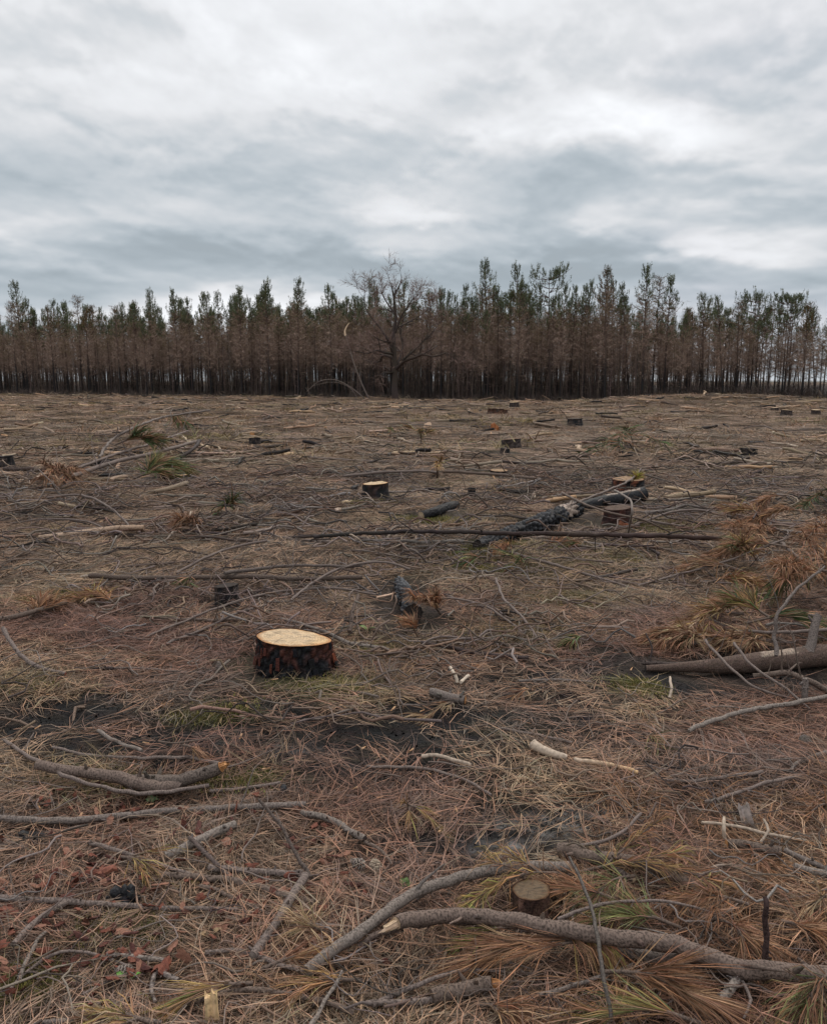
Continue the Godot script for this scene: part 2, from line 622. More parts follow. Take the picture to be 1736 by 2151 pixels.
# ------------------------------------------------------------------ thick charred logs
func rough_log(called: String, label: String, pix: Array, c0: Color, c1: Color, o := {}) -> Node3D:
	var pts := []
	var rad := []
	for q in pix:
		var g := gp(q[0], q[1], 0.0)
		var r := px(g, q[2])
		pts.append(gp(q[0], q[1], r * 0.85 + 0.01 + (q[3] if q.size() > 3 else 0.0)))
		rad.append(r)
		keep.append([pts[-1].x, pts[-1].z, r * 1.4 + 0.22])
		if pts.size() > 1:
			for e in 3:
				var kp: Vector3 = pts[-1].lerp(pts[-2], (e + 1) / 4.0)
				keep.append([kp.x, kp.z, r * 1.4 + 0.2])
	var mid: Vector3 = ground((pts[0] + pts[pts.size() - 1]) * 0.5)
	var p := curve(pts, 0.014)
	var sides := 40
	var b := MB.new()
	var m := p.size()
	var u := (p[1] - p[0]).cross(Vector3.UP).normalized()
	var amp: float = o.get("amp", 0.12)
	var fr: float = o.get("freq", 26.0)
	for i in m:
		var t := (p[mini(i + 1, m - 1)] - p[maxi(i - 1, 0)]).normalized()
		u = (u - t * u.dot(t)).normalized()
		var w := t.cross(u)
		var s := float(i) / (m - 1) * (rad.size() - 1)
		var r0: float = lerpf(rad[int(s)], rad[mini(int(s) + 1, rad.size() - 1)], s - int(s))
		for k in sides:
			var a := TAU * k / sides
			var d := u * cos(a) + w * sin(a)
			var q := p[i] + d * r0
			var e := 1.0 + ncell.get_noise_3d(q.x * fr, q.y * fr * 1.2, q.z * fr)
			var e2 := nb.get_noise_3d(q.x * 4.0, q.y * 4.0, q.z * 4.0)
			b.v.append(p[i] + d * r0 * (1.0 + amp * (smoothstep(0.0, 0.45, e) - 0.6) + 0.10 * e2) - mid)
			var cc := c0.lerp(c1, clampf(smoothstep(0.08, 0.4, e) * (0.75 + e2), 0.0, 1.0))
			if o.has("patch"):
				var pt: Array = o.patch
				var along := float(i) / (m - 1)
				if absf(along - pt[0]) < pt[1] * (1.0 + 0.5 * e2) and d.y > pt[2] and d.dot(-fwd) > -0.3:
					cc = pt[3]
			b.c.append(jit(cc, 0.15))
	for i in m - 1:
		for k in sides:
			var a0 := i * sides + k
			var b0 := i * sides + (k + 1) % sides
			b.ix.append_array(PackedInt32Array([a0, a0 + sides, b0, b0, a0 + sides, b0 + sides]))
	b.smooth()
	var root := thing(called, mid, label, "log")
	part("bark", b.mesh(), M.char if c0.r < 0.05 else M.bark, root)
	for e in 2:
		var d := MB.new()
		var i0 := 0 if e == 0 else m - 1
		var tt := (p[0] - p[1]).normalized() if e == 0 else (p[m - 1] - p[m - 2]).normalized()
		var cc: Color = (o.get("end0", Color(0.05, 0.042, 0.038)) if e == 0 else o.get("end1", Color(0.05, 0.042, 0.038)))
		d.disc(p[i0] - mid, tt, rad[0 if e == 0 else rad.size() - 1] * 1.0, 20, cc)
		part("cut_end", d.mesh(), M.wood, root)
	return root


# ------------------------------------------------------------------ branches
# pix: [x, y, lift in metres]; r0, r1: half thickness at the ends in picture units
func branch(called: String, label: String, pix: Array, r0: float, r1: float, col: Color, o := {}) -> Node3D:
	var pts := []
	for i in pix.size():
		var q: Array = pix[i]
		var g := gp(q[0], q[1])
		var r := px(g, lerpf(r0, r1, float(i) / (pix.size() - 1)))
		pts.append(gp(q[0], q[1], r * 0.8 + 0.022 + (q[2] if q.size() > 2 else 0.0)))
	var near: float = depth(pts[0])
	var slim := 1.0 if r0 > 9.0 else (0.62 if near > 4.3 else 0.82)
	var ra := px(pts[0], r0) * slim
	var rb := px(pts[pts.size() - 1], r1) * slim
	var p := curve(pts, maxf(0.02, near * 0.006))
	var m := p.size()
	var mid: Vector3 = ground(p[m / 2])
	var rad := PackedFloat32Array()
	var wob := rr(0.0, 50.0)
	for i in m:
		var r := lerpf(ra, rb, float(i) / (m - 1))
		var e := nb.get_noise_2d(i * 0.35 + wob, 3.0)
		rad.append(r * (1.0 + (0.10 if r0 > 8.0 else 0.25) * e))
		p[i] += Vector3(nb.get_noise_2d(i * 0.21, wob), nb.get_noise_2d(i * 0.21, wob + 9.0) * 0.5, nb.get_noise_2d(i * 0.21, wob + 19.0)) * r * (0.45 if r0 > 8.0 else 0.9) - mid
	var root := thing(called, mid, label, o.get("category", "branch"), o.get("group", ""))
	var b := MB.new()
	var col2: Color = o.get("tip", col)
	var sides := 9 if r0 > 8.0 else 6
	b.tube(p, rad, sides, col, col2)
	if r0 > 5.5 and not o.has("mat"):
		for k in rng.randi_range(3, 7):   # snapped stubs and knots
			var i0 := rng.randi_range(1, m - 2)
			var td := (p[i0 + 1] - p[i0]).normalized()
			var od := (rv() + Vector3.UP * 0.5)
			od = (od - td * od.dot(td)).normalized()
			var sl := rad[i0] * rr(1.25, 2.6)
			var od2 := (od + td * rr(-0.6, 0.6)).normalized()
			b.tube(PackedVector3Array([p[i0] + od * rad[i0] * 0.4, p[i0] + od * rad[i0] * 0.9, p[i0] + od * rad[i0] * 0.9 + od2 * (sl - rad[i0])]), PackedFloat32Array([rad[i0] * 0.55, rad[i0] * 0.42, rad[i0] * rr(0.12, 0.3)]), 5, col, jit(col * 0.8, 0.3))
	part("stem", b.mesh(), o.get("mat", M.bark if r0 > 5.0 else M.twig), root)
	for e in 2:
		var key := "cut0" if e == 0 else "cut1"
		if o.has(key):
			var d := MB.new()
			var i0 := 0 if e == 0 else m - 1
			var tt := (p[0] - p[1]).normalized() if e == 0 else (p[m - 1] - p[m - 2]).normalized()
			var L: float = o.get("splinter", 0.0)
			if L > 0.0:   # a torn, pointed end
				for k in 5:
					var side := tt.cross(Vector3.UP).normalized().rotated(tt, TAU * k / 5.0)
					var wv := tt.cross(side) * rad[i0] * 0.55
					d.strip(p[i0] + side * rad[i0] * 0.5, p[i0] + tt * px(mid + p[i0], L) * rr(0.3, 0.6) + side * rad[i0] * 0.4, p[i0] + tt * px(mid + p[i0], L) * rr(0.6, 1.0) + side * rad[i0] * rr(-0.5, 0.5), wv, jit(o[key]))
			d.n.clear()
			var dd := MB.new()
			dd.disc(p[i0] + tt * rad[i0] * 0.16, tt, rad[i0] * 0.97, 9, o[key])
			dd.n.clear()
			d.add(dd)
			part("cut_end", d.mesh(), M.wood, root)
	for k in o.get("twigs", 0):
		var i0 := int(rr(0.12, 0.95) * (m - 1))
		var t := (p[mini(i0 + 1, m - 1)] - p[maxi(i0 - 1, 0)]).normalized()
		var dir := (t * rr(0.3, 1.0) + rv() * 0.9 + Vector3.UP * rr(0.0, 0.5)).normalized()
		var L: float = px(mid, rr(40.0, 130.0)) * o.get("twig_size", 1.0)
		var tm := MB.new()
		add_twig(tm, p[i0], dir, L, rad[i0] * rr(0.25, 0.45), jit(col), 0)
		part("side_twig", tm.mesh(), M.twig, root)
	return root


func add_twig(b: MB, at: Vector3, dir: Vector3, L: float, r: float, col: Color, level: int, sides := 5) -> void:
	var p := PackedVector3Array()
	var rad := PackedFloat32Array()
	var d := dir
	var q := at
	var n := 7
	var bend := rv() * rr(0.05, 0.35)
	for i in n:
		p.append(q)
		rad.append(r * (1.0 - 0.7 * i / (n - 1.0)))
		d = (d + bend * 0.5 + rv() * 0.14).normalized()
		q += d * L / (n - 1)
	b.tube(p, rad, sides, col, jit(col, 0.1), false)
	if level > 0:
		for k in rng.randi_range(2, 4):
			var i0 := rng.randi_range(1, n - 2)
			var dd := ((p[i0 + 1] - p[i0]).normalized() + rv() * 0.8).normalized()
			dd.y *= 0.55
			add_twig(b, p[i0], dd.normalized(), L * rr(0.25, 0.55), rad[i0] * 0.6, col, level - 1, maxi(4, sides - 1))


# a loose branch one metre long that lies along x, for copies
func loose_branch(level: int, r: float, col: Color, crook: float) -> ArrayMesh:
	var b := MB.new()
	var p := PackedVector3Array()
	var rad := PackedFloat32Array()
	var s := rr(0, 90)
	var n := 14
	for i in n:
		var t := float(i) / (n - 1)
		p.append(Vector3(t - 0.5, r * 0.8 + 0.02 + crook * 0.35 * maxf(0.0, nb.get_noise_2d(t * 1.3, s)) , crook * 0.8 * nb.get_noise_2d(t * 1.1, s + 20.0)))
		rad.append(r * (1.0 - 0.65 * t) * (1.0 + 0.2 * nb.get_noise_2d(t * 9.0, s)))
	b.tube(p, rad, 6, col, col)
	for k in level:
		var i0 := rng.randi_range(2, n - 2)
		var d := (Vector3(rr(0.3, 1.0), rr(-0.05, 0.45), rr(-0.8, 0.8))).normalized()
		add_twig(b, p[i0], d, rr(0.2, 0.5), rad[i0] * 0.6, jit(col), 1 if level > 2 else 0, 4)
	return b.mesh()


# ------------------------------------------------------------------ pine boughs with needles
func bough(called: String, label: String, a: Array, z: Array, cols: Array, count: int, length: float, o := {}) -> Node3D:
	var p0 := gp(a[0], a[1], a[2] if a.size() > 2 else 0.02)
	var p1 := gp(z[0], z[1], z[2] if z.size() > 2 else 0.03)
	var pm: Vector3 = (p0 + p1) * 0.5 + Vector3.UP * p0.distance_to(p1) * o.get("arch", 0.12)
	var p := curve([p0, pm, p1], 0.03)
	var base := ground(p0)
	for i in p.size():
		p[i] -= base
	var root := thing(called, base, label, "pine bough", o.get("group", ""))
	var st := MB.new()
	var rad := PackedFloat32Array()
	for i in p.size():
		rad.append(lerpf(0.006, 0.003, float(i) / (p.size() - 1)) * o.get("thick", 1.0))
	st.tube(p, rad, 5, C.brown, C.brown)
	var b := MB.new()
	var w: float = o.get("width", 0.0011) * 0.95
	var lo: float = o.get("from", 0.25)
	var droop: float = o.get("droop", 0.35)
	var side: Vector3 = o.get("side", Vector3.ZERO)
	var shoots := [p]
	for k in rng.randi_range(2, 4):
		var i0 := rng.randi_range(p.size() / 4, p.size() * 3 / 4)
		var dd := ((p[mini(i0 + 1, p.size() - 1)] - p[i0]).normalized() + rv() * Vector3(0.8, 0.25, 0.8)).normalized()
		var L := p[0].distance_to(p[p.size() - 1]) * rr(0.3, 0.55)
		var sp := PackedVector3Array()
		for j in 5:
			var q := p[i0] + dd * L * j / 4.0 + Vector3.DOWN * L * 0.08 * j * j / 16.0
			q.y = maxf(q.y, hgt(base.x + q.x, base.z + q.z) - base.y + 0.012)
			sp.append(q)
		st.tube(sp, PackedFloat32Array([0.004, 0.0037, 0.0034, 0.003, 0.0025]), 5, C.brown, C.brown)
		shoots.append(sp)
	for k in int(count * 1.0):
		var which := 0 if rng.randf() < 0.45 else rng.randi() % shoots.size()
		var pp: PackedVector3Array = shoots[which]
		var t := rr(lo if which == 0 else 0.3, 1.0)
		var s := t * (pp.size() - 1)
		var i := mini(int(s), pp.size() - 2)
		var at: Vector3 = pp[i].lerp(pp[i + 1], s - i)
		var tan_ := (pp[i + 1] - pp[i]).normalized()
		var out := (rv() - tan_ * 0.2).normalized()
		out.y = absf(out.y) * 0.6 - 0.1
		var spread_: float = o.get("spread", 0.6) * 1.3
		var d := (tan_ + out * rr(0.2, 1.0) * spread_ * 1.6 + side).normalized()
		var L := length * rr(0.5, 1.1)
		var c: Color = jit(cols[rng.randi() % cols.size()], 0.5)
		if rng.randf() < 0.36:
			c = jit(Color(0.25, 0.14, 0.085), 0.5)
		for pair in 2:
			var d2 := (d + rv() * 0.07).normalized()
			var m1 := at + d2 * L * 0.55
			var d3 := (d2 + Vector3.DOWN * droop + rv() * 0.12).normalized()
			var e := m1 + d3 * L * 0.45
			var gy := hgt(base.x + e.x, base.z + e.z) - base.y + 0.004
			e.y = maxf(e.y, gy)
			var gm := hgt(base.x + m1.x, base.z + m1.z) - base.y + 0.006
			m1.y = maxf(m1.y, gm)
			var wv := d2.cross(rv()).normalized() * w
			b.strip(at, m1, e, wv, c)
	part("stem", st.mesh(), M.twig, root)
	tag(part("needles", b.mesh(), M.needle, root), "", "", "", "stuff")
	return root


# ------------------------------------------------------------------ trees
func pine(seed_: int, H: float, kind: String) -> Dictionary:
	rng.seed = seed_
	var green: Array = [Color(0.10, 0.12, 0.065), Color(0.13, 0.135, 0.065), Color(0.08, 0.10, 0.06)]
	if kind == "brown":
		green = [Color(0.16, 0.10, 0.05), Color(0.12, 0.085, 0.04), Color(0.07, 0.07, 0.03)]
	var tr := MB.new()
	var dead := MB.new()
	var cr := MB.new()
	var p := PackedVector3Array()
	var rad := PackedFloat32Array()
	var lx := rr(-0.25, 0.25)
	var lz := rr(-0.2, 0.2)
	var top := H * (0.93 if kind == "umbrella" else 0.98)
	for i in 12:
		var t := i / 11.0
		p.append(Vector3(lx * t * t + 0.04 * nb.get_noise_2d(t * 3.0, seed_), top * t - 0.15, lz * t * t))
		rad.append(lerpf(0.115, 0.022, pow(t, 0.8)))
	var black := Color(0.026, 0.023, 0.023)
	var brown := Color(0.115, 0.082, 0.066)
	var burn := rr(3.0, 5.0)
	tr.tube(p, rad, 7, black, brown)
	for i in tr.v.size():
		tr.c[i] = jit(black.lerp(brown, smoothstep(burn * 0.5, burn * 1.3, tr.v[i].y)), 0.15)
	var axis := func(y: float) -> Vector3:
		var t := clampf((y + 0.15) / top, 0.0, 1.0) * 11.0
		var i := mini(int(t), 10)
		return p[i].lerp(p[i + 1], t - i)
	var y := rr(1.3, 1.9)
	var dead_top := H * (0.80 if kind != "umbrella" else 0.62)
	if kind == "sparse" or kind == "dead":
		dead_top = H * 0.97
	while y < dead_top:
		var dense := smoothstep(1.8, 4.4, y) * (0.5 if kind == "umbrella" else 1.0)
		for k in rng.randi_range(4, 6):
			if rng.randf() > dense * 0.9 + 0.12:
				continue
			var a := rr(0, TAU)
			var L := rr(0.5, 1.35) * lerpf(1.0, 0.6, smoothstep(H * 0.6, H, y))
			var d := Vector3(cos(a), rr(0.05, 0.6), sin(a)).normalized()
			var at: Vector3 = axis.call(y + rr(-0.15, 0.15))
			var bp := PackedVector3Array([at, at + d * L * 0.5, at + d * L + Vector3.UP * L * 0.12])
			var bc := jit(Color(0.15, 0.10, 0.08), 0.25)
			dead.tube(bp, PackedFloat32Array([0.022, 0.016, 0.007]), 3, bc, bc, false)
			var tufts := int((8.0 if kind == "sparse" else 21.0) * dense) + 3
			for j in tufts:
				var s := rr(0.25, 1.0)
				var q := at + d * L * s
				var dd := (d * 0.6 + rv() + Vector3.DOWN * 0.1).normalized()
				var tl := rr(0.18, 0.5)
				var wv := dd.cross(rv()).normalized() * rr(0.007, 0.018)
				var col := jit(Color(0.31, 0.228, 0.178), 0.3)
				if y > H * 0.64 and rng.randf() < 0.4:
					col = jit(Color(0.17, 0.135, 0.07), 0.3)
				dead.tri(q - wv, q + wv, q + dd * tl, col)
		y += rr(0.26, 0.42)
	var yy := dead_top - 1.1
	if kind == "umbrella":
		yy = H * 0.72
	while yy < H and kind != "sparse" and kind != "dead":
		var t := (yy - dead_top + 1.1) / (H - dead_top + 1.1)
		for k in rng.randi_range(3, 5):
			var a := rr(0, TAU)
			var L := lerpf(1.35, 0.2, pow(t, 0.9)) * rr(0.5, 1.15)
			var d := Vector3(cos(a), rr(0.35, 0.9), sin(a)).normalized()
			if kind == "umbrella":
				var tu := (yy - H * 0.72) / (H * 0.28)
				L = 2.1 * sqrt(maxf(0.06, 1.0 - pow(tu * 1.5 - 0.5, 2.0))) * rr(0.8, 1.1)
				d = Vector3(cos(a), rr(0.05, 0.4), sin(a)).normalized()
			var at: Vector3 = axis.call(minf(yy, top))
			var e := at + d * L + Vector3.UP * L * 0.22
			cr.tube(PackedVector3Array([at, at + d * L * 0.55, e]), PackedFloat32Array([0.03, 0.02, 0.01]), 3, brown, brown, false)
			var shoots := 2 if kind != "umbrella" else 5
			for s in shoots:
				var q := at.lerp(e, rr(0.45, 1.0)) + rv() * 0.12
				var up := (Vector3.UP * 1.6 + d * 0.4 + rv() * 0.3).normalized()
				var SL := rr(0.3, 0.75)
				var gc: Color = green[rng.randi() % 3]
				for j in 24:
					var at2 := q + up * SL * rr(0.0, 1.0)
					var dd := (up * 0.8 + rv()).normalized()
					var wv := dd.cross(rv()).normalized() * rr(0.012, 0.022)
					cr.tri(at2 - wv, at2 + wv, at2 + dd * rr(0.13, 0.22), jit(gc, 0.35))
		yy += rr(0.28, 0.40)
	if kind == "dead":
		cr.tri(p[11], p[11] + Vector3(0.03, 0, 0), p[11] + Vector3(0, 0.3, 0), brown)
	elif kind != "sparse":
		var lead: Vector3 = axis.call(top)
		for j in 60:
			var at2 := lead + Vector3.UP * rr(-0.5, 0.35) * (1.0 if kind != "umbrella" else 0.3)
			var dd := (Vector3.UP + rv()).normalized()
			var wv := dd.cross(rv()).normalized() * rr(0.012, 0.02)
			cr.tri(at2 - wv, at2 + wv, at2 + dd * rr(0.15, 0.25), jit(green[0], 0.3))
	else:
		for j in 220:   # a few dead brown brushes at the top of the bare crown
			var lead: Vector3 = axis.call(top * rr(0.8, 1.0)) + Vector3(rr(-0.5, 0.5), 0, rr(-0.5, 0.5))
			var dd := (Vector3.UP * 1.5 + rv()).normalized()
			var wv := dd.cross(rv()).normalized() * 0.013
			cr.tri(lead - wv, lead + wv, lead + dd * rr(0.2, 0.45), jit(Color(0.05, 0.04, 0.035), 0.3))
	tr.n.clear()
	dead.n.clear()
	cr.n.clear()
	var all := MB.new()
	all.add(tr)
	all.add(dead)
	all.add(cr)
	return {"trunk": tr.mesh(), "dead": dead.mesh(), "crown": cr.mesh(), "all": all.mesh()}


func pine_thing(d: Dictionary) -> Node3D:
	var o := Node3D.new()
	part("trunk", d.trunk, M.tree, o)
	part("dead_branches", d.dead, M.tree, o)
	part("crown", d.crown, M.tree, o)
	return o


func oak_limb(b: MB, tw: MB, p: PackedVector3Array, r0: float, r1: float, level: int) -> void:
	var rad := PackedFloat32Array()
	for i in p.size():
		rad.append(lerpf(r0, r1, float(i) / (p.size() - 1)))
	var col := Color(0.052, 0.04, 0.034)
	for i in rad.size():
		rad[i] *= 0.92
	b.tube(p, rad, 6 if level > 1 else 4, jit(col, 0.15), jit(col, 0.15), false)
	if level <= 0:
		for k in 13:
			var i := rng.randi_range(p.size() / 3, p.size() - 1)
			var d := ((p[p.size() - 1] - p[0]).normalized() + rv() * 1.0 + Vector3.UP * 0.15).normalized()
			var q := p[i]
			var L := rr(0.35, 0.9)
			var wv := d.cross(rv()).normalized() * rr(0.009, 0.016)
			tw.tri(q - wv, q + wv, q + d * L, jit(Color(0.20, 0.14, 0.118), 0.25))
			for j in 2:
				var q2 := q + d * L * rr(0.3, 0.8)
				var d2 := (d + rv() * 0.8).normalized()
				wv = d2.cross(rv()).normalized() * rr(0.008, 0.013)
				tw.tri(q2 - wv, q2 + wv, q2 + d2 * L * 0.55, jit(Color(0.21, 0.145, 0.122), 0.25))
		return
	var n := 4 if level == 1 else 5
	for k in n:
		var i := rng.randi_range(p.size() / 4, p.size() - 1)
		if k == 0:
			i = p.size() - 1
		var dirp := (p[mini(i + 1, p.size() - 1)] - p[maxi(i - 1, 0)]).normalized()
		var d := (dirp + rv() * 0.95 + Vector3.UP * 0.08).normalized()
		var len_ := p[0].distance_to(p[p.size() - 1])
		var L := clampf(len_ * rr(0.3, 0.5), 0.5, 1.7)
		var q := PackedVector3Array()
		var at := p[i]
		for s in 5:
			q.append(at)
			d = (d + rv() * 0.22 + Vector3.UP * 0.04).normalized()
			at += d * L / 4.0
		oak_limb(b, tw, q, rad[i] * 0.6, maxf(rad[i] * 0.2, 0.008), level - 1)


# ------------------------------------------------------------------ the place
func _ready() -> void:
	pitch = -atan((CY - 800.0) / F)
	fwd = Vector3.FORWARD.rotated(Vector3.RIGHT, pitch)
	for s in [[na, 11, 3], [nb, 23, 2], [nc, 31, 6]]:
		s[0].noise_type = FastNoiseLite.TYPE_SIMPLEX_SMOOTH
		s[0].seed = s[1]
		s[0].frequency = 1.0
		s[0].fractal_octaves = s[2]
	nc.fractal_gain = 0.55
	ncell.noise_type = FastNoiseLite.TYPE_CELLULAR
	ncell.frequency = 1.0
	ncell.seed = 3
	ncell.fractal_type = FastNoiseLite.FRACTAL_NONE
	ncell.cellular_return_type = FastNoiseLite.RETURN_DISTANCE2_SUB
	rng.seed = 20

	var cam := Camera3D.new()
	cam.name = "camera"
	cam.position = eye
	cam.rotation.x = pitch
	cam.fov = rad_to_deg(2.0 * atan(CY / F))
	cam.far = 3000.0
	cam.near = 0.05
	add_child(cam)
	var world := WorldEnvironment.new()
	world.name = "world"
	var env := Environment.new()
	env.background_mode = Environment.BG_SKY
	var sky := Sky.new()
	var pan := PanoramaSkyMaterial.new()
	pan.panorama = make_sky()
	pan.energy_multiplier = 0.97
	sky.sky_material = pan
	env.sky = sky
	env.tonemap_mode = Environment.TONE_MAPPER_LINEAR
	env.tonemap_exposure = 1.35
	env.sdfgi_enabled = true
	env.ssao_enabled = true
	env.ssil_enabled = true
	world.environment = env
	add_child(world)
	var sun := DirectionalLight3D.new()
	sun.name = "sun"
	sun.light_color = Color(1.0, 0.96, 0.9)
	sun.light_energy = 0.42
	sun.light_angular_distance = 30.0
	sun.shadow_enabled = true
	sun.rotation_degrees = Vector3(-48, 160, 0)
	add_child(sun)

	C = {
		"grey": Color(0.20, 0.16, 0.14), "brown": Color(0.165, 0.122, 0.10), "dark": Color(0.065, 0.05, 0.045), "char": Color(0.016, 0.016, 0.018),
		"pale": Color(0.60, 0.45, 0.30), "orange": Color(0.48, 0.24, 0.10), "redbark": Color(0.105, 0.036, 0.024), "lichen": Color(0.25, 0.208, 0.184), "cut": Color(0.95, 0.94, 0.92), "bleach": Color(0.50, 0.40, 0.31),
	}
	make_materials()
	make_zones()
	make_ground()
	make_forest()
	make_oak()
	make_stumps()
	make_logs()
	make_branches()
	make_loose_branches()
	make_boughs()
	make_small_things()
	make_litter()


func make_zones() -> void:
	for q in [[300, 1530, 330, 45], [560, 1585, 170, 35], [120, 1510, 200, 40], [820, 1565, 130, 35], [1010, 1545, 150, 45], [1180, 1590, 120, 30], [1330, 1430, 140, 30], [1150, 1480, 90, 25], [60, 1760, 110, 50], [980, 1780, 130, 45], [1150, 1740, 170, 45], [850, 1600, 90, 25],
			[420, 1545, 260, 40], [700, 1600, 200, 30], [930, 1505, 160, 30], [1250, 1520, 150, 30], [30, 1480, 120, 30], [1130, 1425, 120, 18], [40, 1085, 60, 12], [1650, 1080, 60, 15], [1620, 1420, 60, 20], [230, 1850, 60, 25], [540, 1490, 80, 25], [1040, 1045, 60, 10]]:
		zone_px("char", q[0], q[1], q[2] * 1.25, q[3] * 1.3)
	for q in [[1150, 1735, 150, 26], [1040, 1785, 70, 18], [1260, 1725, 90, 20], [560, 1570, 80, 14]]:
		zone_px("ash", q[0], q[1], q[2], q[3])
	for q in [[60, 1437, 90, 14], [440, 1500, 90, 18], [740, 1450, 60, 18], [1345, 1447, 45, 10], [820, 1370, 90, 18], [1070, 1330, 130, 22], [560, 1110, 60, 7], [900, 1095, 110, 10], [780, 1060, 60, 6], [420, 1105, 50, 6], [130, 1125, 60, 7], [1150, 1160, 200, 18], [1400, 1110, 110, 14],
			[370, 895, 80, 6], [520, 880, 50, 4], [60, 2080, 120, 40], [270, 1960, 110, 30], [200, 1640, 110, 16], [1180, 1260, 120, 18], [1050, 1200, 140, 16], [100, 1260, 60, 14], [500, 1640, 100, 14], [700, 1440, 140, 20]]:
		zone_px("moss", q[0], q[1], q[2], q[3])
	for q in [[220, 1840, 330, 110], [150, 1700, 240, 50], [60, 1930, 130, 80], [480, 1740, 150, 60], [330, 1960, 200, 80], [120, 2110, 200, 60], [620, 1860, 140, 60], [60, 1180, 100, 30], [520, 1160, 160, 30]]:
		zone_px("bark", q[0], q[1], q[2], q[3])


func ground_color(x: float, z: float) -> Color:
	var d := sqrt(x * x + z * z)
	var n1 := na.get_noise_2d(x * 0.25 + 7.0, z * 0.25)
	var n2 := nb.get_noise_2d(x * 1.6, z * 1.6)
	var c := Color(0.060, 0.043, 0.033).lerp(Color(0.032, 0.025, 0.022), clampf(0.5 + n1, 0, 1))
	c = c.lerp(Color(0.12, 0.085, 0.062), smoothstep(0.0, 0.6, n2) * 0.6)
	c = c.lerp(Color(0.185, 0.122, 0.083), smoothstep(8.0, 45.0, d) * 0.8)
	c = c.lerp(Color(0.13, 0.125, 0.06), smoothstep(0.15, 0.6, nb.get_noise_2d(x * 0.5 + 30.0, z * 0.5)) * 0.35)
	if d < 14.0:
		c = c.lerp(Color(0.016, 0.015, 0.016), clampf(zone("char", x, z) * (0.8 + 0.8 * nb.get_noise_2d(x * 6.0 + 4.0, z * 6.0)), 0.0, 0.95))
		c = c.lerp(Color(0.27, 0.26, 0.25), clampf(zone("ash", x, z) * (0.55 + 1.3 * nb.get_noise_2d(x * 7.0, z * 10.0) + 0.8 * nb.get_noise_2d(x * 23.0, z * 23.0)), 0, 0.9))
		c = c.lerp(Color(0.11, 0.115, 0.03), zone("moss", x, z) * 0.6)
		c = c.lerp(Color(0.07, 0.032, 0.024), zone("bark", x, z) * 0.6)
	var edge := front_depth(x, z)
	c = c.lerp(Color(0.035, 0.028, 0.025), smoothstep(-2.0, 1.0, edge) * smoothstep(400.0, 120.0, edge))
	return c


# how far a place lies behind the front edge of the plantation
var front := []
func front_depth(x: float, z: float) -> float:
	if z > -30.0:
		return -30.0
	var t := x / -z * F + CX
	var y := front_row(t)
	var d := EYE * F / (y - 800.0)
	return -z - d


func front_row(x: float) -> float:
	var pts := [[-400.0, 826.0], [0.0, 828.0], [400.0, 832.0], [850.0, 838.0], [1300.0, 843.0], [1736.0, 845.5], [2200.0, 847.0]]
	for i in pts.size() - 1:
		if x <= pts[i + 1][0]:
			return lerpf(pts[i][1], pts[i + 1][1], clampf((x - pts[i][0]) / (pts[i + 1][0] - pts[i][0]), 0.0, 1.0))
	return 847.0


func make_ground() -> void:
	var b := MB.new()
	var ds := [-8.0, -5.0, -3.0, -1.5, -0.6, 0.0, 0.4, 0.8]
	var d := 1.1
	while d < 900.0:
		ds.append(d)
		d += clampf(d * 0.011, 0.018, 60.0)
	var nx := 170
	for i in ds.size():
		var dd: float = ds[i]
		var w := maxf(3.0, absf(dd) * 0.85) + 1.5
		if dd > 60.0:
			w *= lerpf(1.0, 2.2, smoothstep(60.0, 200.0, dd))
		for k in nx + 1:
			var t := 2.0 * k / nx - 1.0
			var x := w * t * (0.75 + 0.25 * t * t)
			b.v.append(Vector3(x, hgt(x, -dd), -dd))
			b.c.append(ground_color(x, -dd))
	for i in ds.size() - 1:
		for k in nx:
			var a0 := i * (nx + 1) + k
			b.ix.append_array(PackedInt32Array([a0, a0 + nx + 1, a0 + 1, a0 + 1, a0 + nx + 1, a0 + nx + 2]))
	b.smooth()
	tag(part("ground", b.mesh(), M.soil, self), "burnt clear-felled ground with soil, ash and moss", "", "", "structure")


func ordinal(i: int) -> String:
	var w := ["first", "second", "third", "fourth", "fifth", "sixth", "seventh", "eighth", "ninth", "tenth", "eleventh", "twelfth", "thirteenth", "fourteenth", "fifteenth", "sixteenth", "seventeenth", "eighteenth", "nineteenth", "twentieth"]
	return w[mini(i, 19)]


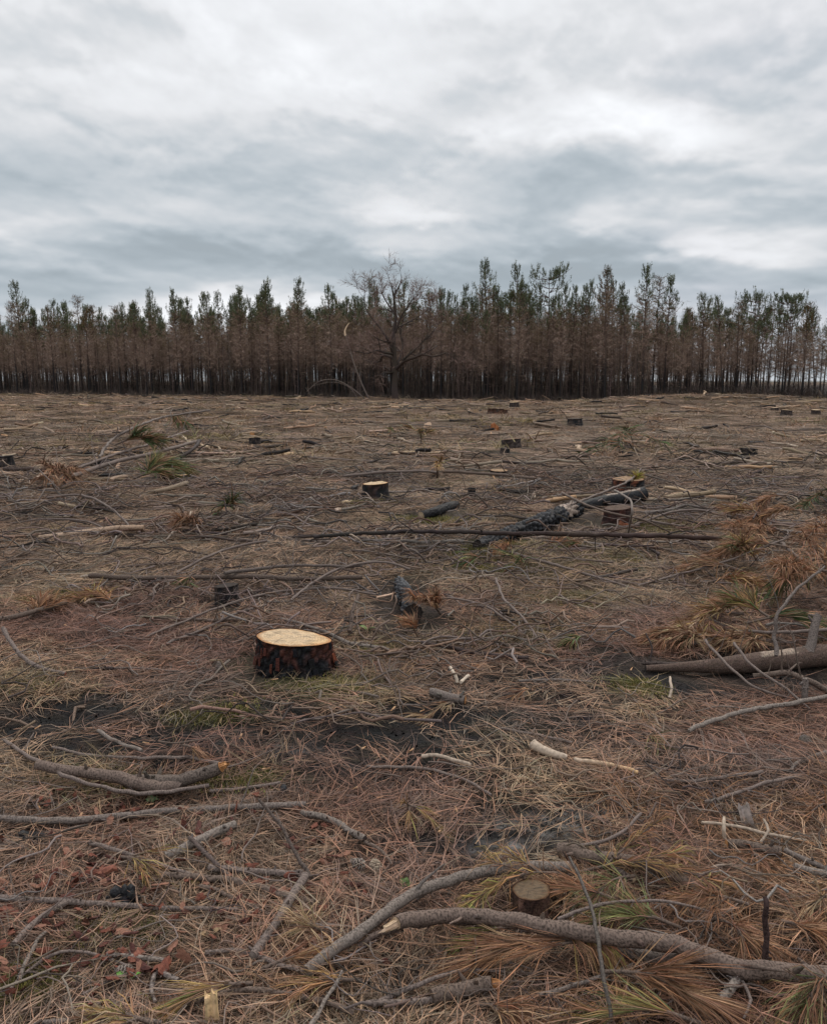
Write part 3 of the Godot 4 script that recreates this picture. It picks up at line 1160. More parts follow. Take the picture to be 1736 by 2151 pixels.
func make_forest() -> void:
	var kinds := []
	for s in 7:
		kinds.append(pine(100 + s, 10.4 + 0.25 * (s % 4), "green"))
	kinds.append(pine(140, 10.2, "brown"))
	kinds.append(pine(150, 10.6, "sparse"))
	kinds.append(pine(160, 11.0, "umbrella"))
	kinds.append(pine(170, 8.6, "dead"))
	rng.seed = 77
	var starts := [-160.0, -95.0, -25.0, 40.0, 115.0, 185.0, 252.0, 313.0, 383.0, 443.0, 510.0, 567.0, 632.0, 698.0, 765.0]
	var x := 840.0
	while x < 2000.0:
		starts.append(x)
		x += 84.0
	var away := Vector3(ray(455.0, 800.0).x, 0, ray(455.0, 800.0).z).normalized()
	var rest := {}
	var made := {}
	var left_n := 0
	for x0 in starts:
		if x0 < 825.0:
			left_n += 1
	var row := 0
	for x0 in starts:
		row += 1
		var dir := ray(x0, front_row(x0))
		var first := eye + dir * (EYE / -dir.y)
		var side := "left" if x0 < 825.0 else "right"
		var nth := left_n - row if x0 < 825.0 else row - left_n - 1
		for j in 30:
			var p := first + away * (j * 1.3 + rr(-0.35, 0.35)) + Vector3(rr(-0.35, 0.35), 0, rr(-0.2, 0.2))
			if j > 0 and rng.randf() < 0.04:
				continue
			var k := rng.randi() % 7
			if rng.randf() < 0.06:
				k = 7
			elif rng.randf() < 0.10:
				k = 8
			if x0 > 1120.0 and rng.randf() < 0.14:
				k = 9 if rng.randf() < 0.6 else 8
			var s := rr(0.78, 1.06)
			if x0 > 860.0 and x0 < 1400.0:
				s *= rr(0.83, 0.97)
			elif x0 >= 1400.0:
				s *= rr(0.66, 0.80)
			if j % 2 == 1:   # shorter dead trees stand off the line of the row
				p += Vector3(rr(0.6, 2.9), 0, rr(-0.5, 0.5))
				k = 10 if rng.randf() < 0.75 else k
				if k == 10:
					s *= rr(0.82, 1.0)
			var bas := Basis(Vector3.UP, rr(0, TAU)).scaled(Vector3(s * rr(0.9, 1.1), s, s * rr(0.9, 1.1)))
			if x0 > 1150.0 and rng.randf() < 0.2:
				bas = Basis(Vector3(0, 0, 1), rr(-0.14, 0.14)) * bas
			var at := ground(p)
			if j < 11 and x0 > -60.0 and x0 < 1800.0:
				var o: Node3D
				if not made.has(k):
					made[k] = pine_thing(kinds[k])
					o = made[k]
				else:
					o = made[k].duplicate()
				o.name = numbered(["pine_tree", "pine_tree", "pine_tree", "pine_tree", "pine_tree", "pine_tree", "pine_tree", "browned_pine_tree", "bare_pine_tree", "umbrella_pine_tree", "dead_pine_tree"][k])
				o.transform = Transform3D(bas, at)
				var kind: String = "scorched slender pine" if k < 7 else ["brown-topped scorched pine", "bare dead pine", "round-crowned pine", "short brown dead pine"][k - 7]
				tag(o, "%s, %s tree of the %s plantation row %s of the bare oak" % [kind, ordinal(j), ordinal(nth), side], "tree", "scorched pines of the plantation")
				add_child(o, true)
			else:
				if not rest.has(k):
					rest[k] = []
				rest[k].append(Transform3D(bas, at))
	# the trees whose tops stand out above the wood
	for q in [[1178.0, 572.0, 9, "round-crowned pine standing highest among the tops right of the bare oak"], [1043.0, 560.0, 2, "tallest pointed green pine, first high top right of the bare oak"], [1110.0, 568.0, 3, "slim pointed green pine just left of the round-crowned one"], [1300.0, 578.0, 7, "tall brown-topped pine right of the round-crowned one"],
			[1410.0, 584.0, 8, "thin bare dead pine towering over the right part of the wood"], [40.0, 605.0, 1, "pointed green pine standing highest at the left end of the wood"], [165.0, 622.0, 8, "thin bare dead pine near the left end of the wood"], [1627.0, 622.0, 9, "small round-crowned pine over the low tops at the right end"]]:
		var dir := ray(q[0], front_row(q[0]))
		var p := eye + dir * (EYE / -dir.y) + away * 3.0
		var full: float = [10.4, 10.65, 10.9, 11.15, 10.4, 10.65, 10.9, 10.2, 10.6, 11.0][q[2]]
		var s: float = (EYE + (800.0 - q[1]) / F * depth(p)) / full
		if not made.has(q[2]):
			made[q[2]] = pine_thing(kinds[q[2]])
		var o: Node3D = made[q[2]].duplicate()
		o.name = numbered(["pine_tree", "pine_tree", "pine_tree", "pine_tree", "pine_tree", "pine_tree", "pine_tree", "browned_pine_tree", "bare_pine_tree", "umbrella_pine_tree"][q[2]])
		o.transform = Transform3D(Basis(Vector3.UP, rr(0, TAU)).scaled(Vector3.ONE * s), ground(p))
		tag(o, q[3], "tree", "scorched pines of the plantation")
		add_child(o, true)
	# the far side of the plantation, seen only through the trunks
	var forest: Node3D = thing("far_forest", Vector3.ZERO, "dense far part of the scorched pine plantation behind the front rows", "forest")
	forest.set_meta("kind", "stuff")
	for k in rest:
		var tint := PackedColorArray()
		for i in rest[k].size():
			tint.append(Color(1, 1, 1) * rr(0.85, 1.1))
		scatter("pine_crowd", kinds[k].all, M.tree, rest[k], tint, "", "", forest)
	# thin dead saplings between the trunks
	var saps := []
	for i in 3:
		var b := MB.new()
		for j in 7:
			var a := Vector3(rr(-0.9, 0.9), -0.05, rr(-0.9, 0.9))
			var h := rr(2.2, 8.2)
			var e := a + Vector3(rr(-0.25, 0.25), h, rr(-0.25, 0.25))
			var wv := Vector3(rng.randfn(), 0, rng.randfn()).normalized() * rr(0.014, 0.032)
			var col := jit(Color(0.15, 0.108, 0.086), 0.4)
			b.strip(a, a.lerp(e, 0.5), e, wv, jit(Color(0.085, 0.066, 0.056), 0.4))
			for q in 22:
				var s := a.lerp(e, rr(0.25, 1.0))
				var dd := (rv() + Vector3.UP * 0.3).normalized()
				var wq := dd.cross(rv()).normalized() * rr(0.006, 0.013)
				b.tri(s - wq, s + wq, s + dd * rr(0.2, 0.6), jit(col, 0.3))
		saps.append(b.mesh())
	var sw := [[], [], []]
	for i in 1350:
		var xx := rr(-80.0, 1820.0)
		if (xx > 1380.0 and rng.randf() < 0.55) or rng.randf() < 0.15:
			continue
		var dir := ray(xx, front_row(xx))
		var p := eye + dir * (EYE / -dir.y) + away * rr(0.5, 34.0)
		sw[i % 3].append(Transform3D(Basis(Vector3.UP, rr(0, TAU)).scaled(Vector3(1, rr(0.6, 1.1), 1)), ground(p)))
	var sroot := thing("sapling_thicket", Vector3.ZERO, "thin dead saplings crowded between the plantation trunks", "undergrowth")
	sroot.set_meta("kind", "stuff")
	for i in 3:
		var tint := PackedColorArray()
		for q in sw[i].size():
			tint.append(Color(1, 1, 1) * rr(0.6, 1.5))
		scatter("sapling_stems", saps[i], M.tree, sw[i], tint, "", "", sroot)
	# burnt scrub at the foot of the trees
	var scrub := []
	for i in 3:
		var b := MB.new()
		for j in 30:
			var a := Vector3(rr(-0.5, 0.5), -0.05, rr(-0.5, 0.5))
			var d := (Vector3(rr(-0.7, 0.7), 1.0, rr(-0.7, 0.7))).normalized()
			var L := rr(0.4, 1.5)
			var wv := d.cross(rv()).normalized() * rr(0.006, 0.014)
			var col := jit(Color(0.075, 0.058, 0.05), 0.4)
			b.strip(a, a + d * L * 0.5, a + d * L + rv() * 0.2, wv, col)
			for q in 3:
				var s := a + d * L * rr(0.3, 0.9)
				var dd := (d + rv()).normalized()
				b.tri(s - wv * 0.7, s + wv * 0.7, s + dd * rr(0.2, 0.5), col)
		scrub.append(b.mesh())
	var wh := [[], [], []]
	for i in 900:
		var xx := rr(-80.0, 1820.0)
		var dir := ray(xx, front_row(xx))
		var p := eye + dir * (EYE / -dir.y)
		p += away * (rr(0.0, 1.0) * rr(0.0, 1.0) * 26.0 - 0.6)
		var s := rr(0.4, 1.1) * (1.25 if xx > 1330.0 else 0.75)
		wh[i % 3].append(Transform3D(Basis(Vector3.UP, rr(0, TAU)).scaled(Vector3(s * 1.3, s, s * 1.3)), ground(p)))
	var root := thing("burnt_undergrowth", Vector3.ZERO, "thin burnt scrub stems at the foot of the pines", "undergrowth")
	root.set_meta("kind", "stuff")
	for i in 3:
		var tint := PackedColorArray()
		for q in wh[i].size():
			tint.append(Color(1, 1, 1) * rr(0.7, 1.6))
		scatter("scrub_stems", scrub[i], M.tree, wh[i], tint, "", "", root)


# a path of picture places at the depth of a given ground place, with a shift towards or away from the eye
func wall_path(base: Vector3, q: Array) -> PackedVector3Array:
	var out := []
	var d0 := depth(base)
	var k := 0.0
	for e in q:
		var r := ray(e[0], e[1])
		var t: float = (d0 + (e[2] if e.size() > 2 else k)) / r.dot(fwd)
		out.append(eye + r * t - base)
	return curve(out, 0.35)


func make_oak() -> void:
	rng.seed = 41
	var base := ground(gp(829, 842))
	var o := thing("bare_oak", base, "wide leafless oak with crooked limbs before the scorched pine rows", "tree")
	var limbs := [
		[[[830, 842], [828, 815], [830, 790], [829, 770], [828, 737], [826, 700], [831, 670], [829, 640], [825, 615], [822, 600]], 0.34, 0.05, 2],
		[[[831, 776], [850, 758, -1.2], [871, 751, -1.8], [888, 744, -2.2], [909, 749, -2.6], [936, 741, -2.8]], 0.18, 0.05, 2],
		[[[834, 765], [843, 741, 0.8], [845, 720, 1.2], [841, 700, 1.5], [846, 672, 1.5]], 0.14, 0.04, 2],
		[[[826, 782], [815, 783, -0.6], [803, 783, -1.0], [797, 792, -1.1]], 0.12, 0.04, 1],
		[[[826, 752], [804, 746, 1.0], [798, 758, 1.4], [784, 761, 1.6], [768, 757, 1.8]], 0.14, 0.04, 2],
		[[[826, 744], [808, 741, -0.8], [790, 736, -1.5], [770, 743, -1.8], [752, 738, -2.0]], 0.14, 0.03, 2],
		[[[828, 735], [812, 710, 0.5], [798, 689, 1.0], [781, 668, 1.3], [769, 650, 1.5], [764, 625, 1.5]], 0.15, 0.03, 2],
		[[[830, 700], [842, 665, -0.5], [852, 650, -0.8], [864, 632, -1.0], [872, 618, -1.0]], 0.13, 0.02, 2],
		[[[829, 660], [815, 640, 0.5], [806, 625, 0.8], [800, 612, 0.8]], 0.10, 0.02, 2],
		[[[826, 625], [836, 605], [843, 588], [841, 574]], 0.08, 0.015, 1],
		[[[845, 757], [880, 725, 1.0], [905, 700, 1.5], [925, 675, 1.8]], 0.12, 0.02, 2],
		[[[830, 690], [870, 670, 1.5], [900, 650, 2.0]], 0.09, 0.02, 2],
		[[[829, 720], [800, 715, -1.5], [775, 700, -2.2]], 0.09, 0.02, 2],
	]
	for i in limbs.size():
		var b := MB.new()
		var tw := MB.new()
		oak_limb(b, tw, wall_path(base, limbs[i][0]), limbs[i][1], limbs[i][2], limbs[i][3])
		var node := part("trunk" if i == 0 else "limb", b.mesh(), M.tree, o)
		var t := part("twigs", tw.mesh(), M.tree, node)
		tag(t, "", "", "", "stuff")
	# the snapped stem and the bowed sapling beside the oak
	var pts := [
		["snapped_tree", "thin leaning dead tree with a torn pale top left of the oak", [[776, 842], [757, 800], [742, 760], [732, 725], [725, 705]], 0.065, 0.05],
		["bowed_sapling", "bent dead sapling arching down to the ground left of the oak", [[770, 842], [745, 820], [718, 803], [695, 797], [668, 802], [645, 822]], 0.055, 0.022],
		["bent_sapling", "thinner bent sapling with its tip under the arching one", [[752, 840], [738, 818], [715, 805], [690, 803], [660, 810]], 0.035, 0.015],
	]
	for q in pts:
		var g := ground(gp(q[2][0][0], q[2][0][1]))
		var t := thing(q[0], g, q[1], "tree")
		var p := wall_path(g, q[2])
		var rad := PackedFloat32Array()
		for i in p.size():
			rad.append(lerpf(q[3], q[4], float(i) / (p.size() - 1)))
		var b := MB.new()
		b.tube(p, rad, 6, Color(0.13, 0.105, 0.092), Color(0.17, 0.135, 0.115))
		part("trunk", b.mesh(), M.tree, t)
		var tb := MB.new()
		if q[0] == "snapped_tree":
			var top := wall_path(g, [[725, 705], [724, 695], [729, 684], [734, 678]])
			tb.tube(top, PackedFloat32Array([0.08, 0.08, 0.07, 0.06, 0.05, 0.04, 0.02, 0.02, 0.02, 0.02, 0.02, 0.02, 0.02, 0.02, 0.02, 0.02]).slice(0, top.size()), 5, C.pale, C.pale)
			part("torn_top", tb.mesh(), M.tree, t)
		else:
			for i in 12:
				var i0 := rng.randi_range(1, p.size() - 1)
				add_twig(tb, p[i0], (rv() + Vector3.UP * 0.4).normalized(), rr(0.4, 1.2), 0.012, Color(0.12, 0.09, 0.075), 1, 4)
			tb.n.clear()
			part("twigs", tb.mesh(), M.tree, t)


func mark(x: float, y: float, words: String) -> void:
	marks.append([Vector2(x, y), words])


func make_stumps() -> void:
	rng.seed = 3
	stump("big fresh-cut stump with a pale tan top and half-charred plated bark", 612, 1424, 148, 74, {"big": true, "tilt": Vector2(-0.09, 0.06), "bark": Color(0.014, 0.014, 0.016), "bark2": Color(0.07, 0.026, 0.019), "flare": 0.2})
	mark(608, 1380, "the big fresh-cut stump")
	stump("charred black stump with a pale cut top and flared roots", 788, 1050, 54, 27, {"bark2": Color(0.05, 0.03, 0.025), "flare": 0.4, "tilt": Vector2(0.06, 0.0)})
	mark(788, 1035, "the charred pale-topped stump")
	stump("small grey weathered stump beside the big foreground branch", 1113, 1945, 80, 46, {"bark": Color(0.17, 0.10, 0.075), "bark2": Color(0.10, 0.06, 0.05), "top": Color(0.22, 0.20, 0.19), "flare": 0.06, "tilt": Vector2(0.05, 0.05)})
	mark(1113, 1910, "the small grey stump")
	stump("charred stump with red inner bark under a yellow-green tuft", 1318, 1032, 66, 19, {"bark2": Color(0.20, 0.07, 0.04), "flare": 0.1, "top": Color(0.45, 0.36, 0.28)})
	mark(1318, 1020, "the tufted stump")
	stump("dark reddish stump with a broken orange root behind the long pole", 1294, 1110, 56, 34, {"bark": Color(0.045, 0.022, 0.02), "bark2": Color(0.09, 0.035, 0.025), "top": Color(0.12, 0.08, 0.07), "flare": 0.35})
	mark(1294, 1090, "the dark reddish stump")
	stump("charred black stump half hidden under grey twigs behind the big one", 477, 1275, 48, 34, {"top": Color(0.04, 0.035, 0.035)})
	mark(477, 1255, "the hidden black stump")
	var far := [
		["wide black stump with flared roots on bare brown litter", 1072, 942, 40, 15, C.dark, Color(0.3, 0.22, 0.16)],
		["small black stump in front of the wide flared one", 1060, 956, 20, 11, C.char, C.char],
		["black stump beside a chip heap in the far field", 1206, 896, 30, 14, C.char, Color(0.1, 0.08, 0.07)],
		["squat black stump behind a pale stick near the frame edge", 1570, 961, 36, 15, C.char, Color(0.03, 0.03, 0.03)],
		["wide far stump with a thin pale rim below the mound", 1044, 873, 42, 11, Color(0.09, 0.045, 0.03), C.cut],
		["dark far stump with a bright cut at the mound", 1079, 859, 20, 12, C.dark, C.cut],
		["low dark stump with a pale ring among grey sticks", 1047, 1004, 38, 12, C.dark, Color(0.5, 0.42, 0.35)],
		["black stump behind an upright orange slab", 536, 937, 24, 14, C.char, C.dark],
		["low stump with a pale top under green boughs", 372, 1012, 46, 10, C.dark, C.cut],
		["black stump at the edge beside heaped grey poles", 12, 985, 36, 22, C.char, C.char],
		["small stump with a pale face left of the orange chunk", 898, 913, 24, 10, C.dark, C.cut],
		["far low stump with a bright top, nearest to the frame edge", 1712, 868, 18, 8, C.dark, C.cut],
		["far dark stump below a bright chip at the right", 1650, 874, 22, 11, C.dark, C.cut],
		["far low stump with a bright top under the leaning trunks", 1626, 862, 16, 6, C.dark, C.cut],
		["half-burnt post stump in front of the charred short log", 990, 1050, 16, 20, C.char, C.char],
		["low grey burnt stump under twigs behind the scaly log", 1488, 1062, 30, 10, C.dark, C.dark],
		["small dark stump with a chip on top beside the log", 1486, 1028, 18, 8, C.dark, C.pale],
	]
	for q in far:
		stump(q[0], q[1], q[2], q[3], q[4], {"bark": q[5], "bark2": C.dark, "top": q[6], "flare": 0.3, "group": "stumps across the field"})
	for q in [[1072, 935, "the wide black stump"], [1206, 890, "the far black stump"], [1570, 953, "the squat black stump"], [536, 925, "the orange slab"], [372, 1005, "the stump under green boughs"], [12, 978, "the edge stump"], [1044, 868, "the wide far stump"], [1047, 1000, "the ringed stump"]]:
		mark(q[0], q[1], q[2])


func chunk(called: String, label: String, category: String, x: float, y: float, w: float, h: float, dp: float, col: Color, o := {}) -> Node3D:
	var g := gp(x, y)
	var root := thing(called, g, label, category, o.get("group", ""))
	root.rotation = Vector3(o.get("lean", 0.0), o.get("turn", rr(0, 3)), o.get("roll", 0.0))
	var W := px(g, w)
	var H := px(g, h)
	var D := px(g, dp)
	var b := MB.new()
	if called == "charred_chunk":   # cracked, half-buried burnt lump
		b.ball(Vector3.ZERO, Vector3(W * 0.5, H * 0.95, D * 0.5), 34, 22, col)
		for i in b.v.size():
			var q := b.v[i]
			var e := 1.0 + ncell.get_noise_3d(q.x * 30.0, q.y * 30.0, q.z * 30.0)
			b.v[i] = q * (0.8 + 0.4 * smoothstep(0.0, 0.5, e) + 0.45 * nb.get_noise_3d(q.x * 12.0, q.y * 12.0, q.z * 12.0))
			b.c[i] = jit(col.lerp(Color(0.045, 0.045, 0.048), smoothstep(0.1, 0.5, e)), 0.2)
		b.smooth()
		part("lump", b.mesh(), M.char, root)
		return root
	var nxx := 7
	for layer in 2:   # a jagged slab: front and back sheets with an uneven top
		for i in nxx + 1:
			var t := float(i) / nxx - 0.5
			var top: float = H * (1.0 + 0.25 * nb.get_noise_2d(t * 4.0, x)) * o.get("taper", 1.0) if true else H
			var zz := (layer - 0.5) * D * (1.0 + 0.3 * nb.get_noise_2d(t * 3.0, y))
			b.v.append(Vector3(t * W, -0.01, zz))
			b.c.append(jit(col, 0.2))
			b.v.append(Vector3(t * W * o.get("narrow", 0.9), H * 0.5, zz * 1.05))
			b.c.append(jit(col, 0.2))
			b.v.append(Vector3(t * W * o.get("narrow", 0.9), top * (1.0 - 0.2 * absf(t) * rr(0.2, 2.0)), zz * 0.7))
			b.c.append(jit(col, 0.2))
	var s := (nxx + 1) * 3
	for i in nxx:
		for j in 2:
			var a := i * 3 + j
			b.ix.append_array(PackedInt32Array([a, a + 3, a + 1, a + 1, a + 3, a + 4]))
			b.ix.append_array(PackedInt32Array([s + a, s + a + 1, s + a + 3, s + a + 1, s + a + 4, s + a + 3]))
		var c := i * 3 + 2
		b.ix.append_array(PackedInt32Array([c, c + 3, s + c, s + c, c + 3, s + c + 3]))
	for j in 2:
		var c := nxx * 3 + j
		b.ix.append_array(PackedInt32Array([j, j + 1, s + j, j + 1, s + j + 1, s + j]))
		b.ix.append_array(PackedInt32Array([c, s + c, c + 1, c + 1, s + c, s + c + 1]))
	part("slab", b.mesh(), M.wood if col.r > 0.05 else M.char, root)
	return root


func make_logs() -> void:
	rng.seed = 8
	var grey_char := Color(0.075, 0.078, 0.086)
	rough_log("charred_log", "thick scaly charred log with a bare pale patch near its end", [[1002, 1146, 11], [1080, 1117, 14], [1140, 1095, 16], [1209, 1069, 16]], C.char, grey_char, {"amp": 0.42, "freq": 15.0, "patch": [0.87, 0.055, -0.3, Color(0.42, 0.33, 0.27)]})
	mark(1110, 1105, "the scaly charred log")
	rough_log("charred_log", "smoother charred log with pale bark along its upper side", [[1218, 1064, 10], [1280, 1051, 13], [1352, 1038, 14]], Color(0.022, 0.023, 0.026), Color(0.04, 0.042, 0.046), {"amp": 0.08, "patch": [0.7, 0.22, 0.9, Color(0.34, 0.27, 0.22)], "end1": C.pale})
	mark(1290, 1048, "the smoother charred log")
	rough_log("charred_log", "short charred log with a broken pale end on bare litter", [[884, 1084, 9], [918, 1074, 11], [958, 1059, 7]], C.char, Color(0.03, 0.03, 0.032), {"amp": 0.2, "freq": 30.0, "end0": C.pale})
	mark(918, 1074, "the short charred log")
	rough_log("charred_log", "grey scaly charred log pointing at the viewer beside rusty fern", [[838, 1222, 10], [850, 1248, 16], [866, 1290, 20]], C.char, Color(0.10, 0.105, 0.115), {"amp": 0.42, "freq": 24.0})
	mark(855, 1250, "the scaly upended log")
	rough_log("fallen_log", "thick brown fallen trunk at the edge with torn bark", [[1355, 1404, 6], [1420, 1402, 12], [1520, 1398, 19], [1620, 1388, 21], [1700, 1380, 23], [1850, 1368, 25]], Color(0.12, 0.083, 0.066), Color(0.16, 0.11, 0.088), {"amp": 0.05, "freq": 40.0, "patch": [0.55, 0.07, 0.8, Color(0.36, 0.28, 0.22)]})
	mark(1600, 1385, "the fallen brown trunk")
	# broken root of the reddish stump, slabs, chunks and chips
	chunk("wood_slab", "upright orange split slab beside a black stump", "slab", 530, 925, 11, 17, 5, C.orange, {"turn": 0.2})
	chunk("wood_slab", "flat pale wood slab lying on the litter", "slab", 600, 961, 36, 12, 22, Color(0.62, 0.42, 0.25), {"turn": 0.2})
	mark(600, 957, "the pale wood slab")
	chunk("wood_chunk", "orange rounded wood chunk in the far field", "chunk", 1038, 908, 24, 18, 14, Color(0.34, 0.13, 0.05), {"turn": 0.1, "narrow": 0.6})
	mark(1038, 900, "the orange chunk")
	chunk("wood_chunk", "pale cut log end above the small pale-faced stump", "chunk", 898, 897, 16, 9, 10, Color(0.75, 0.52, 0.36), {"turn": 0.1})
	chunk("root_piece", "broken orange root leaning on the dark reddish stump", "root", 1312, 1112, 40, 14, 12, Color(0.22, 0.08, 0.04), {"turn": -0.2, "roll": -0.35})
	chunk("wood_chunk", "pale sawdust-covered chip heap at the pale-topped stump", "chip", 728, 1056, 26, 5, 16, Color(0.55, 0.42, 0.26), {"turn": 0.3})
	chunk("charred_chunk", "black charred chunk of bark among red flakes", "chunk", 264, 1900, 78, 46, 40, Color(0.012, 0.012, 0.014), {"turn": 0.15, "narrow": 0.95})
	mark(264, 1880, "the black charred chunk")
	chunk("bark_slab", "pale lichened bark slab standing among white twigs", "bark", 1572, 1742, 26, 52, 10, C.lichen, {"turn": -0.4, "lean": -0.6, "roll": 0.3})
	mark(1572, 1720, "the pale bark slab")
	chunk("splintered_stake", "upright splintered stake of pale yellow wood at the bottom edge", "stake", 446, 2158, 32, 84, 14, Color(0.66, 0.47, 0.26), {"turn": 0.15, "narrow": 0.8})
	mark(446, 2110, "the splintered stake")
	chunk("charred_chunk", "black burnt clod beside red bark at the left edge", "chunk", 70, 1760, 70, 14, 40, Color(0.010, 0.010, 0.011), {"turn": 0.1})
	chunk("charred_chunk", "small black burnt piece beside bent grey twigs", "chunk", 596, 1672, 26, 22, 20, Color(0.010, 0.010, 0.011), {"turn": 0.4})
	chunk("charred_chunk", "black half-buried burnt root beside the thin twigs at right", "chunk", 1075, 1312, 46, 12, 16, Color(0.012, 0.012, 0.014), {"turn": -0.5})
	chunk("wood_chip", "orange cut chip under the stump on dark litter", "chip", 352, 1482, 28, 6, 10, Color(0.55, 0.28, 0.12), {"turn": 0.1})
	chunk("wood_chip", "orange wood chip beside the white splinters", "chip", 1000, 1404, 16, 8, 8, Color(0.55, 0.26, 0.12), {"turn": 0.1})


func make_branches() -> void:
	rng.seed = 15
	var g: Color = C.grey
	var br: Color = C.brown
	# the foreground, bottom right
	branch("big_branch", "thickest foreground branch with a peeled torn end, arching to the edge", [[832, 1938, 0.06], [900, 1924, 0.07], [960, 1921, 0.07], [1040, 1930, 0.07], [1120, 1942, 0.07], [1200, 1956, 0.06], [1300, 1970, 0.06], [1400, 1982, 0.05], [1480, 2006, 0.04], [1545, 2034, 0.03], [1620, 2040, 0.02], [1700, 2046, 0.02], [1800, 2052, 0.02]], 14, 21, br * 1.1, {"cut0": C.pale, "splinter": 55.0, "twigs": 3})
	mark(1250, 1965, "the thickest branch")
	branch("torn_branch_strip", "brown torn strip of branch hanging from the peeled end", [[752, 1988, 0.0], [800, 1960, 0.02], [860, 1944, 0.03], [960, 1934, 0.04], [1040, 1938, 0.05]], 7, 10, br * 0.8, {"cut0": C.pale, "splinter": 50.0})
	branch("branch", "shorter thick branch lying under the thickest one", [[1285, 1998, 0.01], [1360, 2008], [1440, 2018], [1520, 2030], [1570, 2046]], 13, 17, C.lichen * 0.75, {"cut0": C.dark, "twigs": 2})
	branch("upright_twig", "dark upright stub standing on the thickest branch", [[1606, 2022, 0.02], [1608, 1960, 0.10], [1606, 1905, 0.19], [1604, 1885, 0.21]], 8, 6, Color(0.075, 0.05, 0.045))
	branch("arching_branch", "long knotty branch arching from the ash patch to the bottom", [[645, 2040], [700, 1995, 0.02], [760, 1955, 0.02], [822, 1908, 0.03], [880, 1872, 0.03], [960, 1845, 0.03], [1040, 1828, 0.03], [1120, 1822, 0.03], [1200, 1822, 0.02]], 13, 11, C.lichen * 0.85, {"twigs": 3, "mat": M.bark})
	mark(900, 1865, "the knotty arching branch")
	branch("branch", "thick crooked branch beyond the arching one with side stubs", [[1170, 1785], [1225, 1795, 0.02], [1290, 1803, 0.02], [1350, 1815, 0.02], [1410, 1838, 0.01], [1475, 1868]], 15, 11, br, {"twigs": 4})
	mark(1310, 1810, "the crooked branch")
	branch("branch", "curved thin branch rising from the crooked one", [[1195, 1778, 0.02], [1260, 1770, 0.03], [1310, 1745, 0.04], [1345, 1708, 0.06]], 5, 4, g)
	branch("branch", "forked stub lying against the crooked branch", [[1270, 1800], [1300, 1830], [1330, 1848]], 9, 7, g, {"cut1": C.pale})
	branch("branch", "long thin twig crossing over the green pine sprays", [[1170, 1930, 0.05], [1240, 1905, 0.07], [1330, 1893, 0.07], [1420, 1897, 0.06], [1520, 1925, 0.04]], 5, 3, g, {"twigs": 4})
	branch("branch", "thin upright-drooping twig crossing the thickest branch", [[1195, 1800, 0.12], [1228, 1870, 0.12], [1246, 1930, 0.12], [1258, 2000, 0.10], [1272, 2080, 0.06], [1282, 2140, 0.02]], 4, 6, Color(0.11, 0.095, 0.085))
	branch("branch", "short mottled log piece with an orange cut end", [[905, 2092], [960, 2080], [1030, 2066]], 17, 15, br, {"cut1": C.orange, "splinter": 30.0})
	mark(960, 2080, "the orange-ended piece")
	branch("branch", "bent grey branch along the bottom edge", [[780, 2110], [840, 2085], [900, 2058, 0.02], [980, 2038, 0.02], [1060, 2042]], 7, 4, g, {"twigs": 3})
	branch("branch", "pale slanting stick at the bottom edge", [[650, 2160], [690, 2090, 0.02], [720, 2040, 0.02]], 7, 4, C.lichen)
	branch("branch", "grey stick lying under the mottled piece", [[770, 2112], [860, 2104], [930, 2098]], 8, 8, g)
	branch("branch", "forked grey twig at the bottom behind the orange-ended piece", [[1130, 2090], [1200, 2072], [1290, 2040], [1330, 2024]], 6, 5, C.lichen * 0.8, {"twigs": 2})
	branch("branch", "curled knobbly root stub under the thickest branch", [[1500, 2110], [1530, 2085, 0.02], [1548, 2056, 0.02]], 11, 9, C.lichen)
	branch("branch", "thin twig dropping from the root stub to the bottom", [[1560, 2060, 0.03], [1575, 2100, 0.02], [1560, 2140]], 5, 3, g)
	# bottom left
	branch("branch", "thick slanting grey branch between the red flakes and arching branch", [[530, 2008], [565, 1960], [600, 1905, 0.02], [640, 1840, 0.03]], 10, 9, g, {"cut0": C.lichen})
	mark(590, 1920, "the slanting grey branch")
	branch("branch", "dark thin twig leaning over the slanting branch", [[652, 1845, 0.02], [620, 1790, 0.05], [590, 1735, 0.08], [545, 1680, 0.10]], 6, 4, Color(0.10, 0.075, 0.065))
	branch("branch", "mottled grey branch left of the pine cones", [[636, 1706], [690, 1722], [735, 1745], [766, 1762]], 8, 9, C.lichen * 0.85, {"cut1": C.dark})
	branch("branch", "dark tail twig ending at the ash patch", [[766, 1768], [790, 1780], [812, 1800], [822, 1815]], 6, 4, br)
	branch("branch", "long pale branch running across red bark flakes", [[-40, 1716], [60, 1722], [150, 1724], [240, 1716], [330, 1706], [440, 1700], [540, 1694], [640, 1690]], 9, 8, C.lichen * 0.8, {"twigs": 3})
	mark(320, 1708, "the long pale branch")
	branch("branch", "long grey branch with an orange tip at the left edge", [[-10, 1886], [60, 1890], [140, 1893], [250, 1902], [370, 1908], [500, 1910]], 9, 5, g, {"cut0": C.orange, "twigs": 4})
	branch("branch", "upper of two stacked branches under the leaning twig", [[440, 1822], [520, 1830], [590, 1833], [640, 1836]], 8, 9, g)
	branch("branch", "lower of two stacked branches with scaly bark", [[340, 1838], [430, 1845], [520, 1858], [600, 1880], [660, 1895]], 8, 10, br, {"twigs": 2})
	mark(500, 1845, "the stacked branches")
	branch("branch", "mottled lichen-covered stick left of the leaning twig", [[345, 1798], [390, 1778], [440, 1755], [492, 1732]], 10, 9, C.lichen)
	branch("branch", "thin branch slanting through the yellow needles", [[190, 1770], [270, 1795], [350, 1822], [420, 1846]], 6, 5, g)
